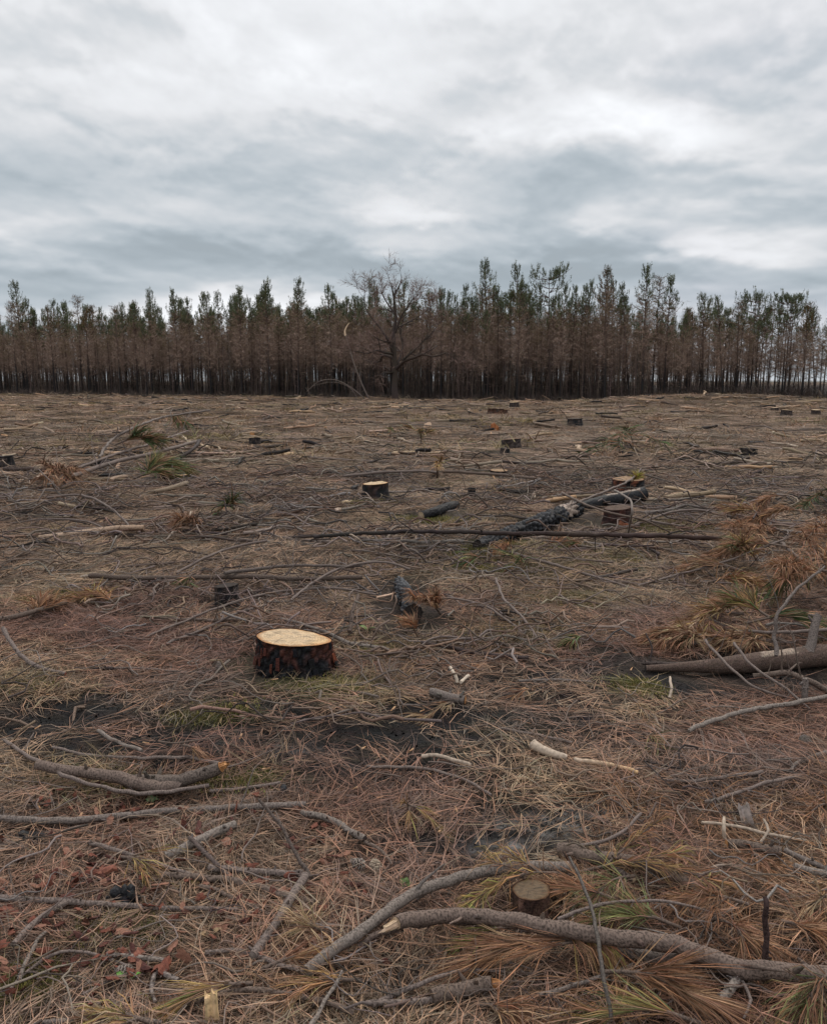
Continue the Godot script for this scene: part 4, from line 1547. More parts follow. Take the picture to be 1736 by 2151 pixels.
	branch("branch", "slanting twig left of the stacked branches", [[400, 1760, 0.03], [440, 1800, 0.02], [480, 1840]], 6, 6, Color(0.13, 0.10, 0.09))
	branch("branch", "curved branch leaving the lower left edge", [[30, 1985], [60, 1950], [110, 1912], [150, 1890]], 9, 7, g, {"twigs": 1})
	branch("branch", "lichened stick standing down to the lower left corner", [[40, 2060], [60, 2010], [80, 1975], [100, 1955]], 7, 5, C.lichen)
	branch("branch", "curving twig across the lower left moss", [[10, 2090], [70, 2030], [130, 2000, 0.02], [200, 2005], [270, 2030]], 5, 4, g, {"twigs": 2})
	branch("branch", "bleached stick above the curled bark", [[225, 2005], [290, 2012], [350, 2018]], 7, 6, C.lichen)
	branch("branch", "twig bent round the pine cone", [[375, 2060], [330, 2040], [318, 2070], [325, 2105]], 8, 5, C.lichen * 0.9)
	branch("branch", "thick bottom edge branch at the left", [[90, 2150], [180, 2140], [260, 2138], [340, 2150]], 7, 7, C.lichen * 0.8)
	branch("branch", "thin straight twig across the yellow needles at the bottom", [[120, 2120], [200, 2075], [280, 2040]], 4, 4, g)
	branch("branch", "knobbly branch along the bottom behind the stake", [[370, 2120], [470, 2085], [560, 2080], [660, 2100], [740, 2125]], 7, 8, br, {"twigs": 3})
	branch("branch", "grey stick right of the black chunk", [[430, 2002], [500, 1998], [580, 2025], [640, 2040]], 6, 6, g, {"twigs": 2})
	branch("branch", "thin branch between black chunk and slanting branch", [[420, 1860], [480, 1880], [530, 1905], [580, 1925]], 6, 5, br, {"twigs": 2})
	# the crossed pair
	branch("crossed_branch", "left of the crossed thick branches, pale cut at its tip", [[80, 1606, 0.05], [150, 1620, 0.04], [240, 1632, 0.03], [310, 1650, 0.02], [380, 1655]], 10, 15, C.brown * 1.1, {"cut0": C.pale})
	branch("crossed_branch", "right of the crossed thick branches with an orange torn tip", [[290, 1642], [350, 1642, 0.02], [410, 1630, 0.03], [464, 1610, 0.05]], 14, 13, Color(0.15, 0.12, 0.10), {"cut1": C.orange, "splinter": 26.0})
	mark(270, 1635, "the crossed thick branches")
	branch("branch", "thin branch lying along the crossed pair", [[10, 1555, 0.01], [80, 1600, 0.03], [140, 1630, 0.05], [200, 1650, 0.05], [280, 1665, 0.04], [350, 1664, 0.04], [440, 1650, 0.02]], 5, 5, g)
	branch("branch", "long thin twig behind the crossed pair", [[110, 1570], [200, 1588], [300, 1592], [400, 1592], [470, 1608]], 4, 5, C.grey)
	branch("branch", "short grey stick right of the crossed pair", [[440, 1662], [520, 1655], [590, 1644]], 5, 4, g)
	branch("branch", "grey twig lying on the black burnt soil", [[205, 1535], [250, 1560], [300, 1576]], 5, 5, C.lichen)
	# pale sticks
	branch("peeled_stick", "thick bleached white stick on the black soil", [[1115, 1562], [1150, 1580], [1190, 1592]], 11, 7, C.bleach, {"mat": M.wood})
	branch("peeled_stick", "thin white and orange peeled stick beside the bleached one", [[1208, 1596], [1270, 1605], [1338, 1622]], 6, 6, C.bleach, {"mat": M.wood, "tip": Color(0.65, 0.42, 0.22)})
	mark(1200, 1590, "the bleached sticks")
	branch("peeled_stick", "flat pale splinter half buried in needles", [[885, 1588], [930, 1590], [990, 1608]], 6, 5, C.bleach * 0.8, {"mat": M.wood})
	branch("peeled_stick", "long thin peeled stick under the bark slab", [[1472, 1727, 0.02], [1540, 1735, 0.02], [1610, 1752, 0.02], [1690, 1766]], 4, 4, C.bleach * 0.85, {"mat": M.wood})
	branch("peeled_stick", "short upright white peeled stick", [[1522, 1762, 0.0], [1518, 1740, 0.04], [1520, 1718, 0.06]], 5, 4, C.bleach, {"mat": M.wood})
	branch("peeled_stick", "bent white twig right of the bark slab", [[1598, 1770], [1612, 1745, 0.03], [1602, 1720, 0.05]], 4, 3, C.bleach * 0.9, {"mat": M.wood})
	branch("short_log", "short smooth brown log with orange cut ends", [[1524, 1772], [1570, 1778], [1640, 1790]], 10, 11, br * 0.85, {"cut0": C.orange, "cut1": C.orange})
	mark(1580, 1782, "the short orange-ended log")
	branch("branch", "grey stick continuing right of the short log", [[1650, 1785], [1690, 1805], [1745, 1830]], 8, 8, C.lichen * 0.8)
	branch("branch", "pale broken stick at the right edge", [[1665, 1820], [1700, 1830], [1760, 1840]], 9, 9, C.lichen)
	branch("branch", "grey curved twig near the right edge above the slab", [[1660, 1620], [1680, 1600], [1740, 1580]], 6, 6, C.lichen * 0.8)
	branch("peeled_stick", "tiny bone-white stick among dark twigs, upright", [[960, 1432], [955, 1418, 0.03], [947, 1402, 0.05]], 5, 4, Color(0.62, 0.52, 0.41), {"mat": M.wood})
	branch("peeled_stick", "tiny bone-white splinter beside the upright one", [[968, 1434], [985, 1420]], 5, 4, Color(0.62, 0.52, 0.41), {"mat": M.wood})
	branch("short_log", "short scaly grey log with an orange end right of the stump", [[908, 1455], [940, 1463], [975, 1470]], 10, 9, C.lichen * 0.8, {"cut1": C.orange})
	mark(940, 1462, "the short scaly log")
	branch("peeled_stick", "white stick end sticking up right of the burnt moss", [[1405, 1465], [1408, 1445, 0.04], [1408, 1422, 0.06]], 4, 3, C.bleach, {"mat": M.wood})
	branch("long_stick", "long smooth grey stick rising towards the right edge", [[1445, 1535], [1500, 1513, 0.02], [1570, 1492, 0.03], [1640, 1481, 0.04], [1745, 1462, 0.06]], 6, 6, C.lichen, {"twigs": 1})
	mark(1600, 1488, "the smooth grey stick")
	# middle field
	branch("long_pole", "long thin charred pole lying straight across the field", [[660, 1128, 0.1], [740, 1122, 0.12], [850, 1117, 0.14], [950, 1117, 0.15], [1080, 1120, 0.16], [1200, 1123, 0.16], [1320, 1124, 0.15], [1420, 1127, 0.12], [1515, 1133, 0.05]], 6.5, 8.9, Color(0.04, 0.035, 0.034), {"tip": Color(0.08, 0.05, 0.042), "cut1": C.bleach, "twigs": 4})
	mark(1000, 1120, "the long charred pole")
	branch("branch", "thin dark branch carrying the long pole on leftwards", [[80, 1122], [200, 1120], [330, 1126], [460, 1130], [560, 1130], [670, 1126, 0.08]], 4, 6, C.dark * 1.3, {"twigs": 6})
	branch("pole", "long brown pole with a white splintered end", [[190, 1209, 0.04], [260, 1213, 0.05], [340, 1214, 0.05], [420, 1213, 0.05], [520, 1211, 0.06], [640, 1216, 0.06], [760, 1212, 0.05]], 8.9, 8, C.brown * 0.85, {"cut0": C.bleach, "splinter": 30.0, "twigs": 5})
	mark(400, 1212, "the brown splintered pole")
	branch("pole", "second grey pole lying above the splintered one", [[470, 1204, 0.1], [560, 1192, 0.12], [640, 1188, 0.12], [760, 1190, 0.1]], 7, 5, C.grey * 0.8, {"twigs": 3})
	branch("pole", "short pole with a yellow torn tip behind the splintered pole", [[230, 1194], [300, 1187], [370, 1182], [480, 1172]], 5, 5, C.brown * 0.8, {"cut0": C.pale, "splinter": 26.0})
	branch("branch", "grey slanting branch rising right over the poles", [[370, 1205], [430, 1172, 0.06], [490, 1150, 0.1], [560, 1135, 0.12]], 5, 4, C.grey, {"twigs": 3})
	branch("branch", "curved branch arching from twigs to the pole end", [[610, 1262, 0.02], [660, 1222, 0.08], [720, 1192, 0.12], [800, 1180, 0.12], [860, 1195, 0.06]], 5, 4, C.grey, {"twigs": 5})
	branch("branch", "long curved branch left of the hidden black stump", [[300, 1340], [380, 1308, 0.03], [470, 1272, 0.06], [570, 1245, 0.06], [700, 1236, 0.05], [790, 1250, 0.02]], 4, 4, C.grey, {"twigs": 6})
	branch("branch", "second curved branch below the long curved one", [[350, 1352], [430, 1320], [500, 1288, 0.04], [560, 1270, 0.04]], 5, 4, C.grey * 0.9, {"twigs": 4})
	branch("short_log", "short brown log with a pale cut at the left edge", [[-10, 1302, 0.02], [60, 1288, 0.03], [138, 1265, 0.04]], 9, 8, br, {"cut1": C.pale})
	mark(70, 1285, "the short brown log")
	branch("branch", "bent grey branch dropping from the left edge", [[5, 1320, 0.1], [25, 1350, 0.06], [55, 1385, 0.03], [100, 1408], [138, 1416]], 8, 7, C.grey, {"cut1": C.redbark * 3.0})
	branch("short_log", "charred short stick with a yellow end", [[155, 1405], [190, 1405], [240, 1404]], 6, 6, C.dark, {"cut0": C.pale})
	branch("branch", "thin long twig joining the charred short stick", [[240, 1404], [300, 1404], [370, 1410], [430, 1414]], 4, 3, C.grey)
	branch("branch", "long low branch lying across at mid left", [[290, 1296], [380, 1300], [460, 1303], [560, 1300]], 5, 6, br, {"twigs": 3})
	branch("branch", "light stub leaning beside the hidden stump", [[590, 1300, 0.02], [630, 1310], [680, 1328], [735, 1352]], 5, 7, C.lichen * 0.85)
	branch("upright_twig", "short brown stub standing up right of the big stump", [[735, 1328], [740, 1295, 0.06], [750, 1250, 0.15]], 8, 6, br * 0.9, {"twigs": 1})
	branch("branch", "pale piece of branch right of the big stump", [[735, 1352], [780, 1358], [820, 1366]], 7, 6, C.lichen)
	branch("branch", "dark crooked branch across the centre right", [[885, 1350], [940, 1358], [1000, 1372], [1060, 1378], [1110, 1382]], 6, 7, C.dark * 1.4, {"twigs": 4})
	mark(1000, 1370, "the dark crooked branch")
	branch("branch", "thin branch arching right from the upended log", [[880, 1262, 0.05], [940, 1256, 0.07], [1010, 1270, 0.06], [1060, 1300, 0.03], [1100, 1330]], 4, 4, C.grey, {"twigs": 2})
	branch("peeled_stick", "thin peeled stick with a white tip beside the upended log", [[790, 1256], [815, 1250], [840, 1243]], 4, 4, Color(0.75, 0.52, 0.38), {"mat": M.wood})
	branch("branch", "long thin bent twig falling towards the burnt moss", [[1040, 1215, 0.1], [1060, 1260, 0.08], [1100, 1300, 0.06], [1130, 1345, 0.02]], 5, 4, C.grey, {"twigs": 2})
	branch("branch", "dark straight stick lying right of centre", [[1210, 1220], [1275, 1210], [1338, 1196]], 5, 6, C.dark * 1.2)
	branch("branch", "long grey branch lying level right of the dark stick", [[1070, 1160, 0.02], [1160, 1185, 0.02], [1260, 1215, 0.02], [1340, 1240]], 5, 4, C.grey, {"twigs": 3})
	branch("branch", "broken branch with a pale middle before the rusty boughs", [[1290, 1220], [1370, 1232], [1440, 1240], [1500, 1246]], 6, 6, C.brown, {"twigs": 2})
	branch("branch", "long slender branch rising to the upper right boughs", [[1340, 1230, 0.02], [1430, 1205, 0.06], [1520, 1180, 0.12], [1600, 1150, 0.2], [1680, 1120, 0.25]], 4, 3, C.grey, {"twigs": 3})
	branch("branch", "two-metre arch of thin branch before the rusty bough", [[1320, 1108], [1400, 1078, 0.1], [1470, 1072, 0.12], [1550, 1090, 0.1], [1600, 1115, 0.05]], 4, 4, C.grey)
	branch("branch", "pale straight stick leaving at the right edge", [[1500, 1112, 0.02], [1600, 1112, 0.04], [1680, 1118, 0.05], [1760, 1130, 0.05]], 5, 6, C.lichen)
	branch("branch", "slanting grey stick in front of the rusty boughs", [[1640, 1140, 0.08], [1680, 1175, 0.06], [1745, 1220]], 6, 6, C.grey)
	branch("upright_branch", "tall forked grey branch leaning over the fallen trunk", [[1630, 1378, 0.1], [1626, 1330, 0.2], [1632, 1290, 0.3], [1670, 1240, 0.4], [1730, 1190, 0.5]], 7, 4, C.lichen * 0.8, {"twigs": 3})
	branch("upright_stub", "broken upright stub on the fallen trunk at the edge", [[1700, 1372, 0.06], [1706, 1330, 0.15], [1718, 1292, 0.24]], 10, 8, C.lichen * 0.8)
	branch("branch", "thick grey limb lying behind the fallen trunk", [[1430, 1358], [1480, 1346, 0.02], [1540, 1330, 0.03], [1590, 1322]], 6, 7, C.grey)
	branch("branch", "long level stick at the right edge among needles", [[1570, 1325, 0.1], [1640, 1328, 0.1], [1750, 1322, 0.1]], 5, 6, C.grey, {"twigs": 3})
	branch("branch", "curved thin branch under the fallen trunk", [[1480, 1345, 0.12], [1530, 1400, 0.08], [1580, 1440, 0.05], [1650, 1465]], 5, 4, C.grey, {"twigs": 6})
	branch("branch", "another thin branch crossing below the fallen trunk", [[1540, 1350, 0.15], [1580, 1400, 0.1], [1640, 1440, 0.05], [1700, 1490]], 5, 4, C.grey, {"twigs": 5})
	branch("branch", "twisted root-like branch tangled below the fallen trunk", [[1580, 1420, 0.05], [1650, 1415, 0.06], [1700, 1430, 0.06], [1745, 1460]], 7, 8, br, {"twigs": 6})
	branch("branch", "short stub standing below the fallen trunk", [[1690, 1470], [1692, 1445, 0.06], [1690, 1425, 0.1]], 8, 7, C.lichen * 0.8)
	branch("branch", "smooth brown stick behind the fallen trunk", [[1365, 1352], [1420, 1342], [1470, 1332]], 7, 6, br)
	branch("branch", "thin twig standing curved left of the fallen trunk", [[1362, 1395], [1368, 1360, 0.08], [1356, 1330, 0.13]], 3, 3, C.dark)
	branch("branch", "low dark limb left of the fallen trunk", [[1345, 1392], [1390, 1394], [1440, 1396]], 7, 8, C.dark * 1.3)
	branch("branch", "grey twig lying on the burnt right ground", [[1090, 1430], [1160, 1428], [1240, 1432]], 5, 4, C.lichen * 0.8)
	branch("branch", "curving grey twig in the central needles", [[770, 1610], [860, 1612], [920, 1620], [980, 1640], [1030, 1670]], 4, 4, C.grey)
	branch("branch", "dark twig right of the central curve", [[1050, 1530], [1130, 1545], [1200, 1560]], 4, 4, C.grey)
	branch("branch", "grey level twigs beside the bleached sticks", [[1400, 1640], [1460, 1640], [1540, 1630], [1600, 1622]], 4, 5, C.grey, {"twigs": 3})
	branch("branch", "curved grey branch above the bark slab", [[1480, 1685], [1540, 1668, 0.02], [1620, 1640, 0.03], [1680, 1632]], 5, 4, C.grey, {"twigs": 2})
	# the bough heap on the far left
	branch("fallen_bough", "thick fallen bough pointing up right at the left", [[130, 1010, 0.05], [180, 990, 0.1], [250, 968, 0.15], [330, 950, 0.2], [420, 925, 0.2]], 8.5, 5, C.grey, {"twigs": 6, "cut0": C.pale, "splinter": 40.0})
	mark(250, 970, "the thick fallen bough")
	branch("branch", "curved pale branch arching over the fallen bough", [[210, 960, 0.1], [235, 925, 0.3], [290, 895, 0.5], [350, 875, 0.6], [440, 862, 0.6]], 5, 3, C.lichen * 0.8, {"twigs": 4})
	branch("branch", "inner curved branch beside the arching pale one", [[160, 985, 0.1], [240, 955, 0.2], [330, 928, 0.3], [395, 905, 0.3]], 5, 3, C.grey, {"twigs": 4})
	branch("branch", "pale splintered stub at the left heap", [[40, 1010], [75, 1004], [105, 990, 0.05]], 4, 5, C.bleach)
	branch("branch", "pale broken stick with a dark end right of the heap", [[440, 940, 0.05], [400, 928, 0.08], [385, 918, 0.1]], 5, 4, C.pale)
	branch("branch", "dark stick standing slanted at the heap", [[380, 960, 0.02], [410, 940, 0.15], [418, 925, 0.22]], 5, 6, C.dark)
	branch("branch", "thin curved twig in front of the left heap", [[100, 1045, 0.1], [170, 1040, 0.15], [230, 1065, 0.12], [280, 1115, 0.03]], 4, 4, C.grey, {"twigs": 4})
	branch("branch", "thin branch arching over the left middle ground", [[20, 1100], [100, 1090, 0.08], [190, 1097, 0.1], [240, 1125]], 3, 3, C.grey, {"twigs": 3})
	branch("branch", "pale curled twig above the rusty tuft at left", [[375, 1118], [395, 1100, 0.08], [400, 1075, 0.12]], 3, 3, C.bleach)
	branch("branch", "long level stick right of the pale slab", [[640, 960], [760, 968], [880, 972]], 4, 4, C.grey, {"twigs": 4})
	branch("branch", "long level branch behind the charred pale-topped stump", [[720, 1000, 0.1], [800, 992, 0.15], [880, 990, 0.15], [920, 993]], 5, 5, C.grey, {"twigs": 5})
	branch("branch", "low thick branch lying left of the ringed stump", [[930, 990, 0.05], [1020, 995, 0.08], [1110, 1003, 0.05], [1160, 1008]], 5, 5, C.brown, {"twigs": 3})
	branch("branch", "thin branch crossing the smoother charred log", [[1180, 1035, 0.15], [1230, 1060, 0.25], [1290, 1080, 0.25], [1350, 1092, 0.2], [1410, 1120]], 4, 3, C.brown, {"twigs": 1})
	branch("branch", "thin grey branch rising right from the scaly log", [[1200, 1060, 0.2], [1250, 1040, 0.2], [1320, 1010, 0.2], [1345, 985, 0.25]], 4, 3, C.grey, {"twigs": 2})
	branch("branch", "twig hanging down over the dark reddish stump", [[1290, 1030, 0.4], [1322, 1050, 0.45], [1325, 1080, 0.35], [1318, 1120, 0.1]], 4, 3, C.lichen)
	branch("branch", "long curved twigs right of the dark reddish stump", [[1340, 1090, 0.05], [1400, 1100, 0.05], [1450, 1108]], 4, 3, C.grey, {"twigs": 3})
	branch("branch", "pale straight stick beside the squat black stump", [[1540, 962, 0.1], [1580, 970, 0.05], [1620, 975]], 4, 5, C.bleach)
	branch("branch", "pale short stick in the far right field", [[1620, 930], [1650, 933], [1672, 938]], 4, 4, C.bleach)


func beside(p: Vector3) -> String:
	var q := pic(p)
	var best := 1e9
	var who := 0
	for i in marks.size():
		var dd: float = ((marks[i][0] as Vector2) - q).length()
		if dd < best:
			best = dd
			who = i
	var rel: Vector2 = q - (marks[who][0] as Vector2)
	var word := "before" if rel.y > 0.0 else "behind"
	if absf(rel.x) > 1.6 * absf(rel.y):
		word = "to the left of" if rel.x < 0.0 else "to the right of"
	return word + " " + marks[who][1] + (", close to it" if best < 70.0 else "")


func make_loose_branches() -> void:
	rng.seed = 99
	var kinds := []
	var tones := [["grey", C.grey], ["brown", C.brown], ["dark", C.dark], ["pale grey", C.lichen * 0.85], ["pale peeled", C.bleach]]
	for i in tones.size():
		for j in 5:
			kinds.append([loose_branch([0, 2, 3, 4, 5][j] if i < 3 else j % 3, [0.008, 0.007, 0.009, 0.006, 0.007][j], tones[i][1], [0.15, 0.5, 0.8, 1.0, 0.7][j]), i, j])
	var made := {}
	var cells := {}
	var all_ := []
	for n in 200:
		var y := 850.0 + 800.0 * pow(rng.randf(), 1.25)
		var x := rr(-20.0, 1756.0)
		if n < 20:
			y = rr(1650.0, 2120.0)
		var p := gp(x, y, 0.03)
		if standing(p.x, p.z):
			continue
		var want := px(p, rr(70.0, 260.0))
		var ti: int = [0, 0, 0, 1, 1, 2, 3, 3, 4][rng.randi() % 9]
		if ti == 4:
			want = px(p, rr(40.0, 90.0))
		var s := clampf(want, 0.12, 3.2)
		var j := rng.randi() % 5
		var k: Array = kinds[ti * 5 + j]
		var turn := rng.randfn() * 0.5 + (PI if rng.randf() < 0.5 else 0.0)
		all_.append([p, s, k, turn, pic(p), tones[ti][0], j])
	var forms := ["straight", "forked", "crooked", "many-twigged", "bent"]
	for a in all_:
		var best := 1e9
		var who := 0
		for i in marks.size():
			var dd: float = ((marks[i][0] as Vector2) - (a[4] as Vector2)).length()
			if dd < best:
				best = dd
				who = i
		var rel: Vector2 = (a[4] as Vector2) - (marks[who][0] as Vector2)
		var word := "before" if rel.y > 0.0 else "behind"
		if absf(rel.x) > 1.6 * absf(rel.y):
			word = "to the left of" if rel.x < 0.0 else "to the right of"
		var key := "%s %s branch lying %s %s" % [a[5], forms[a[6]], word, marks[who][1]]
		if not cells.has(key):
			cells[key] = []
		cells[key].append([best, a])
	for key in cells:
		var list: Array = cells[key]
		list.sort_custom(func(u, v): return u[0] < v[0])
		for i in list.size():
			var a: Array = list[i][1]
			var id := "%d_%d" % [a[2][1], a[2][2]]
			var o: MeshInstance3D
			if not made.has(id):
				o = MeshInstance3D.new()
				o.mesh = a[2][0]
				o.material_override = M.twig
				made[id] = o
			else:
				o = made[id].duplicate()
			o.name = numbered("loose_branch")
			var s: float = a[1]
			o.transform = Transform3D(Basis(Vector3.UP, a[3]).scaled(Vector3.ONE * s), a[0])
			var label: String = key
			if list.size() > 1:
				label = key + ", " + (["nearest to it", "second nearest", "third nearest", "fourth nearest", "fifth nearest"][mini(i, 4)])
			tag(o, label, "branch", "loose branches strewn over the field")
			add_child(o, true)


func make_boughs() -> void:
	rng.seed = 51
	var O := [Color(0.35, 0.18, 0.095), Color(0.29, 0.14, 0.075), Color(0.38, 0.23, 0.13), Color(0.24, 0.125, 0.075)]
	var Y := [Color(0.34, 0.24, 0.09), Color(0.30, 0.20, 0.08), Color(0.25, 0.21, 0.07), Color(0.32, 0.18, 0.08)]
	var G := [Color(0.13, 0.155, 0.055), Color(0.17, 0.18, 0.07), Color(0.11, 0.125, 0.05), Color(0.25, 0.21, 0.09)]
	var D := [Color(0.06, 0.095, 0.04), Color(0.08, 0.11, 0.04), Color(0.05, 0.075, 0.035), Color(0.12, 0.10, 0.04)]
	var B := [Color(0.19, 0.10, 0.06), Color(0.16, 0.085, 0.05), Color(0.24, 0.13, 0.07), Color(0.14, 0.085, 0.055)]
	var T := [Color(0.36, 0.26, 0.16), Color(0.30, 0.21, 0.12), Color(0.40, 0.29, 0.17)]
	bough("pine_bough", "orange pine bough with drooping needles left of the small grey stump", [1180, 1835, 0.05], [1000, 1888, 0.07], Y, 130, 0.13, {"droop": 0.9})
	bough("pine_bough", "yellow-orange pine bough along the knotty arching branch end", [1190, 1838, 0.04], [1500, 1850, 0.05], Y + O, 190, 0.13, {"droop": 0.8})
	bough("pine_bough", "green tuft of needles above the thin crossing twig", [1330, 1840, 0.05], [1235, 1890, 0.05], G, 80, 0.14, {"droop": 0.3})
	bough("pine_bough", "large olive-green bough behind the thickest branch", [1430, 1950, 0.02], [1260, 1925, 0.05], G, 150, 0.16, {"droop": 0.15})
	bough("pine_bough", "orange fan of needles right of the small grey stump", [1290, 1890, 0.05], [1160, 1870, 0.05], O, 140, 0.15, {"droop": 0.15})
	bough("pine_bough", "bright green brush of needles under the thickest branch", [1080, 1948, 0.05], [985, 1978, 0.04], [Color(0.22, 0.28, 0.06), Color(0.18, 0.23, 0.05), Color(0.28, 0.26, 0.08)], 60, 0.12, {"spread": 0.3, "droop": 0.1})
	bough("pine_bough", "great orange sweep of needles before the thickest branch", [1270, 1985, 0.05], [1000, 2025, 0.04], O + B, 230, 0.19, {"spread": 0.35, "droop": 0.1})
	bough("pine_bough", "orange needles hanging straight down from the thickest branch", [1160, 1958, 0.07], [1260, 1975, 0.07], O + Y, 130, 0.18, {"droop": 1.3, "side": Vector3(0, -0.5, 0.7)})
	bough("pine_bough", "brown sweep of needles along the bottom right", [1260, 2040, 0.04], [1520, 2120, 0.03], B + O, 230, 0.19, {"spread": 0.4, "droop": 0.1})
	bough("pine_bough", "yellow-green bough at the bottom edge", [1470, 2150, 0.03], [1280, 2130, 0.03], G + Y, 110, 0.17, {"spread": 0.4, "droop": 0.15})
	bough("pine_bough", "olive-brown curtain of needles in the bottom right corner", [1745, 2040, 0.10], [1690, 2110, 0.06], B + G, 150, 0.18, {"droop": 1.0})
	bough("pine_bough", "orange star of needles near the right edge", [1640, 1935, 0.05], [1730, 1975, 0.04], O, 110, 0.16, {"spread": 0.9})
	bough("pine_bough", "yellowish tuft touching the right edge", [1745, 1880, 0.05], [1700, 1910, 0.03], T, 60, 0.14)
	bough("pine_bough", "brown bough left of the dark upright stub", [1570, 1900, 0.06], [1430, 1890, 0.06], B + O, 140, 0.14, {"droop": 0.8})
	bough("pine_bough", "rusty bough behind the upright stub", [1500, 1930, 0.04], [1590, 1985, 0.04], B + O, 100, 0.16)
	bough("pine_bough", "yellow comb of needles in the bottom left", [320, 2150, 0.04], [190, 2135, 0.04], T + Y, 90, 0.13, {"droop": 0.7})
	bough("pine_bough", "green-yellow brush of needles left of the stake", [530, 2065, 0.03], [360, 2120, 0.03], G + Y, 110, 0.16, {"spread": 0.3, "droop": 0.1})
	bough("pine_bough", "red-brown sheaf of needles ending at the arching branch foot", [540, 2040, 0.02], [700, 2012, 0.02], O + B, 110, 0.17, {"spread": 0.25, "droop": 0.1})
	bough("pine_bough", "yellow sheaf of needles among the red flakes", [255, 1800, 0.03], [340, 1842, 0.02], Y, 60, 0.15, {"spread": 0.3})
	bough("pine_bough", "tan star of needles left of the slanting branch foot", [690, 1965, 0.02], [640, 1945, 0.05], T, 70, 0.13, {"spread": 1.0})
	bough("pine_bough", "orange needles around the arching branch foot", [760, 2060, 0.02], [620, 2090, 0.02], O + Y, 110, 0.16, {"spread": 0.6})
	bough("pine_bough", "brown needle carpet under the bent grey branch", [1000, 2110, 0.02], [1120, 2150, 0.02], B + O, 120, 0.18, {"spread": 0.6})
	bough("pine_bough", "orange tuft of needles behind the crossed branches", [385, 1565, 0.05], [425, 1590, 0.03], O, 50, 0.13, {"spread": 0.35})
	bough("pine_bough", "tan sheaf of needles below the short scaly log", [960, 1475, 0.02], [905, 1500, 0.02], T, 70, 0.16, {"spread": 0.25})
	bough("pine_bough", "olive tuft of dry needles right of the bleached sticks", [1350, 1540, 0.04], [1385, 1570, 0.02], T + G, 60, 0.14)
	bough("pine_bough", "tan drooping tuft below the burnt moss", [1330, 1470, 0.06], [1350, 1510, 0.02], T, 60, 0.16)
	bough("pine_bough", "orange sheaf of needles on the dark central litter", [1120, 1450, 0.02], [1080, 1462, 0.03], O, 40, 0.16, {"spread": 0.4})
	bough("pine_bough", "olive sheaf of needles in the central litter", [850, 1690, 0.02], [920, 1735, 0.02], Y + T, 70, 0.15, {"spread": 0.25})
	bough("pine_bough", "rusty star of needles at the right edge", [1745, 1690, 0.02], [1690, 1720, 0.02], O + B, 70, 0.15, {"spread": 0.5})
	bough("pine_bough", "rusty tuft of needles before the short orange-ended log", [1580, 1790, 0.03], [1610, 1830, 0.02], O + B, 70, 0.14, {"droop": 0.6})
	# right middle heap
	var far := {"width": 0.0022, "thick": 1.6}
	var mk := func(label: String, a: Array, z: Array, cols: Array, n: int, L: float, extra := {}) -> void:
		var o := {"width": 0.0026, "thick": 1.6}
		o.merge(extra, true)
		bough("pine_bough", label, a, z, cols, int(n * 1.7), L * 1.1, o)
	mk.call("large olive-brown bough left of the fallen trunk", [1560, 1290, 0.12], [1420, 1325, 0.05], B + Y + T, 280, 0.2, {"spread": 0.5})
	mk.call("orange bough tip trailing from the olive-brown one", [1440, 1325, 0.08], [1350, 1350, 0.03], O + B, 130, 0.18, {"spread": 0.35})
	mk.call("green bough at the middle of the right heap", [1620, 1300, 0.12], [1520, 1270, 0.15], D + Y, 190, 0.18, {"spread": 0.6})
	mk.call("long green bough running to the right edge", [1560, 1310, 0.1], [1745, 1318, 0.1], D, 210, 0.2, {"spread": 0.3})
	mk.call("deep green bough high in the right heap", [1745, 1200, 0.3], [1640, 1222, 0.2], D, 210, 0.2, {"droop": 0.7})
	mk.call("big rusty bough across the right heap", [1660, 1150, 0.25], [1490, 1170, 0.12], O + B, 300, 0.2, {"droop": 0.7})
	mk.call("rusty bough behind the pale straight stick", [1700, 1075, 0.35], [1580, 1095, 0.25], O + B, 280, 0.2, {"droop": 0.8})
	mk.call("fox-red bough at the top of the right heap", [1650, 1040, 0.3], [1590, 1060, 0.2], O + B, 150, 0.2, {"droop": 0.5})
	mk.call("yellow-brown bough below the big rusty one", [1480, 1225, 0.1], [1580, 1225, 0.1], Y + O, 140, 0.18, {"droop": 0.7})
	mk.call("rusty bough at the right edge of the heap", [1690, 1180, 0.25], [1760, 1190, 0.2], O + B, 180, 0.2, {"droop": 0.7})
	mk.call("brown bough flowing out before the heap", [1560, 1200, 0.1], [1430, 1195, 0.06], B + T, 200, 0.2, {"spread": 0.4})
	mk.call("dark green bough behind the heap at the edge", [1745, 1050, 0.25], [1690, 1062, 0.2], D, 130, 0.2)
	mk.call("yellow-olive bough left at the top of the heap", [1600, 1085, 0.25], [1540, 1075, 0.2], Y + B, 150, 0.2)
	mk.call("tall rusty heap of needles beside the deep green bough", [1700, 1240, 0.05], [1640, 1190, 0.35], O + B, 240, 0.2, {"spread": 0.9, "droop": 0.7})
	mk.call("rusty bough lying low under the pale straight stick", [1640, 1135, 0.05], [1540, 1140, 0.15], B + O, 220, 0.2, {"spread": 0.8, "droop": 0.6})
	mk.call("fox-red bough hanging at the edge above the green one", [1750, 1150, 0.1], [1690, 1135, 0.4], O + B, 220, 0.2, {"spread": 0.9, "droop": 0.8})
	mk.call("faded tan bough lying before the green right-edge bough", [1650, 1350, 0.04], [1530, 1345, 0.06], T + B, 200, 0.18, {"spread": 0.7})
	mk.call("brown bough spilling over the smooth brown stick", [1500, 1340, 0.05], [1400, 1350, 0.05], B + T, 180, 0.18, {"spread": 0.8})
	mk.call("olive bough tucked behind the tall rusty heap", [1590, 1180, 0.05], [1545, 1150, 0.25], D + Y + B, 180, 0.2, {"spread": 0.8})
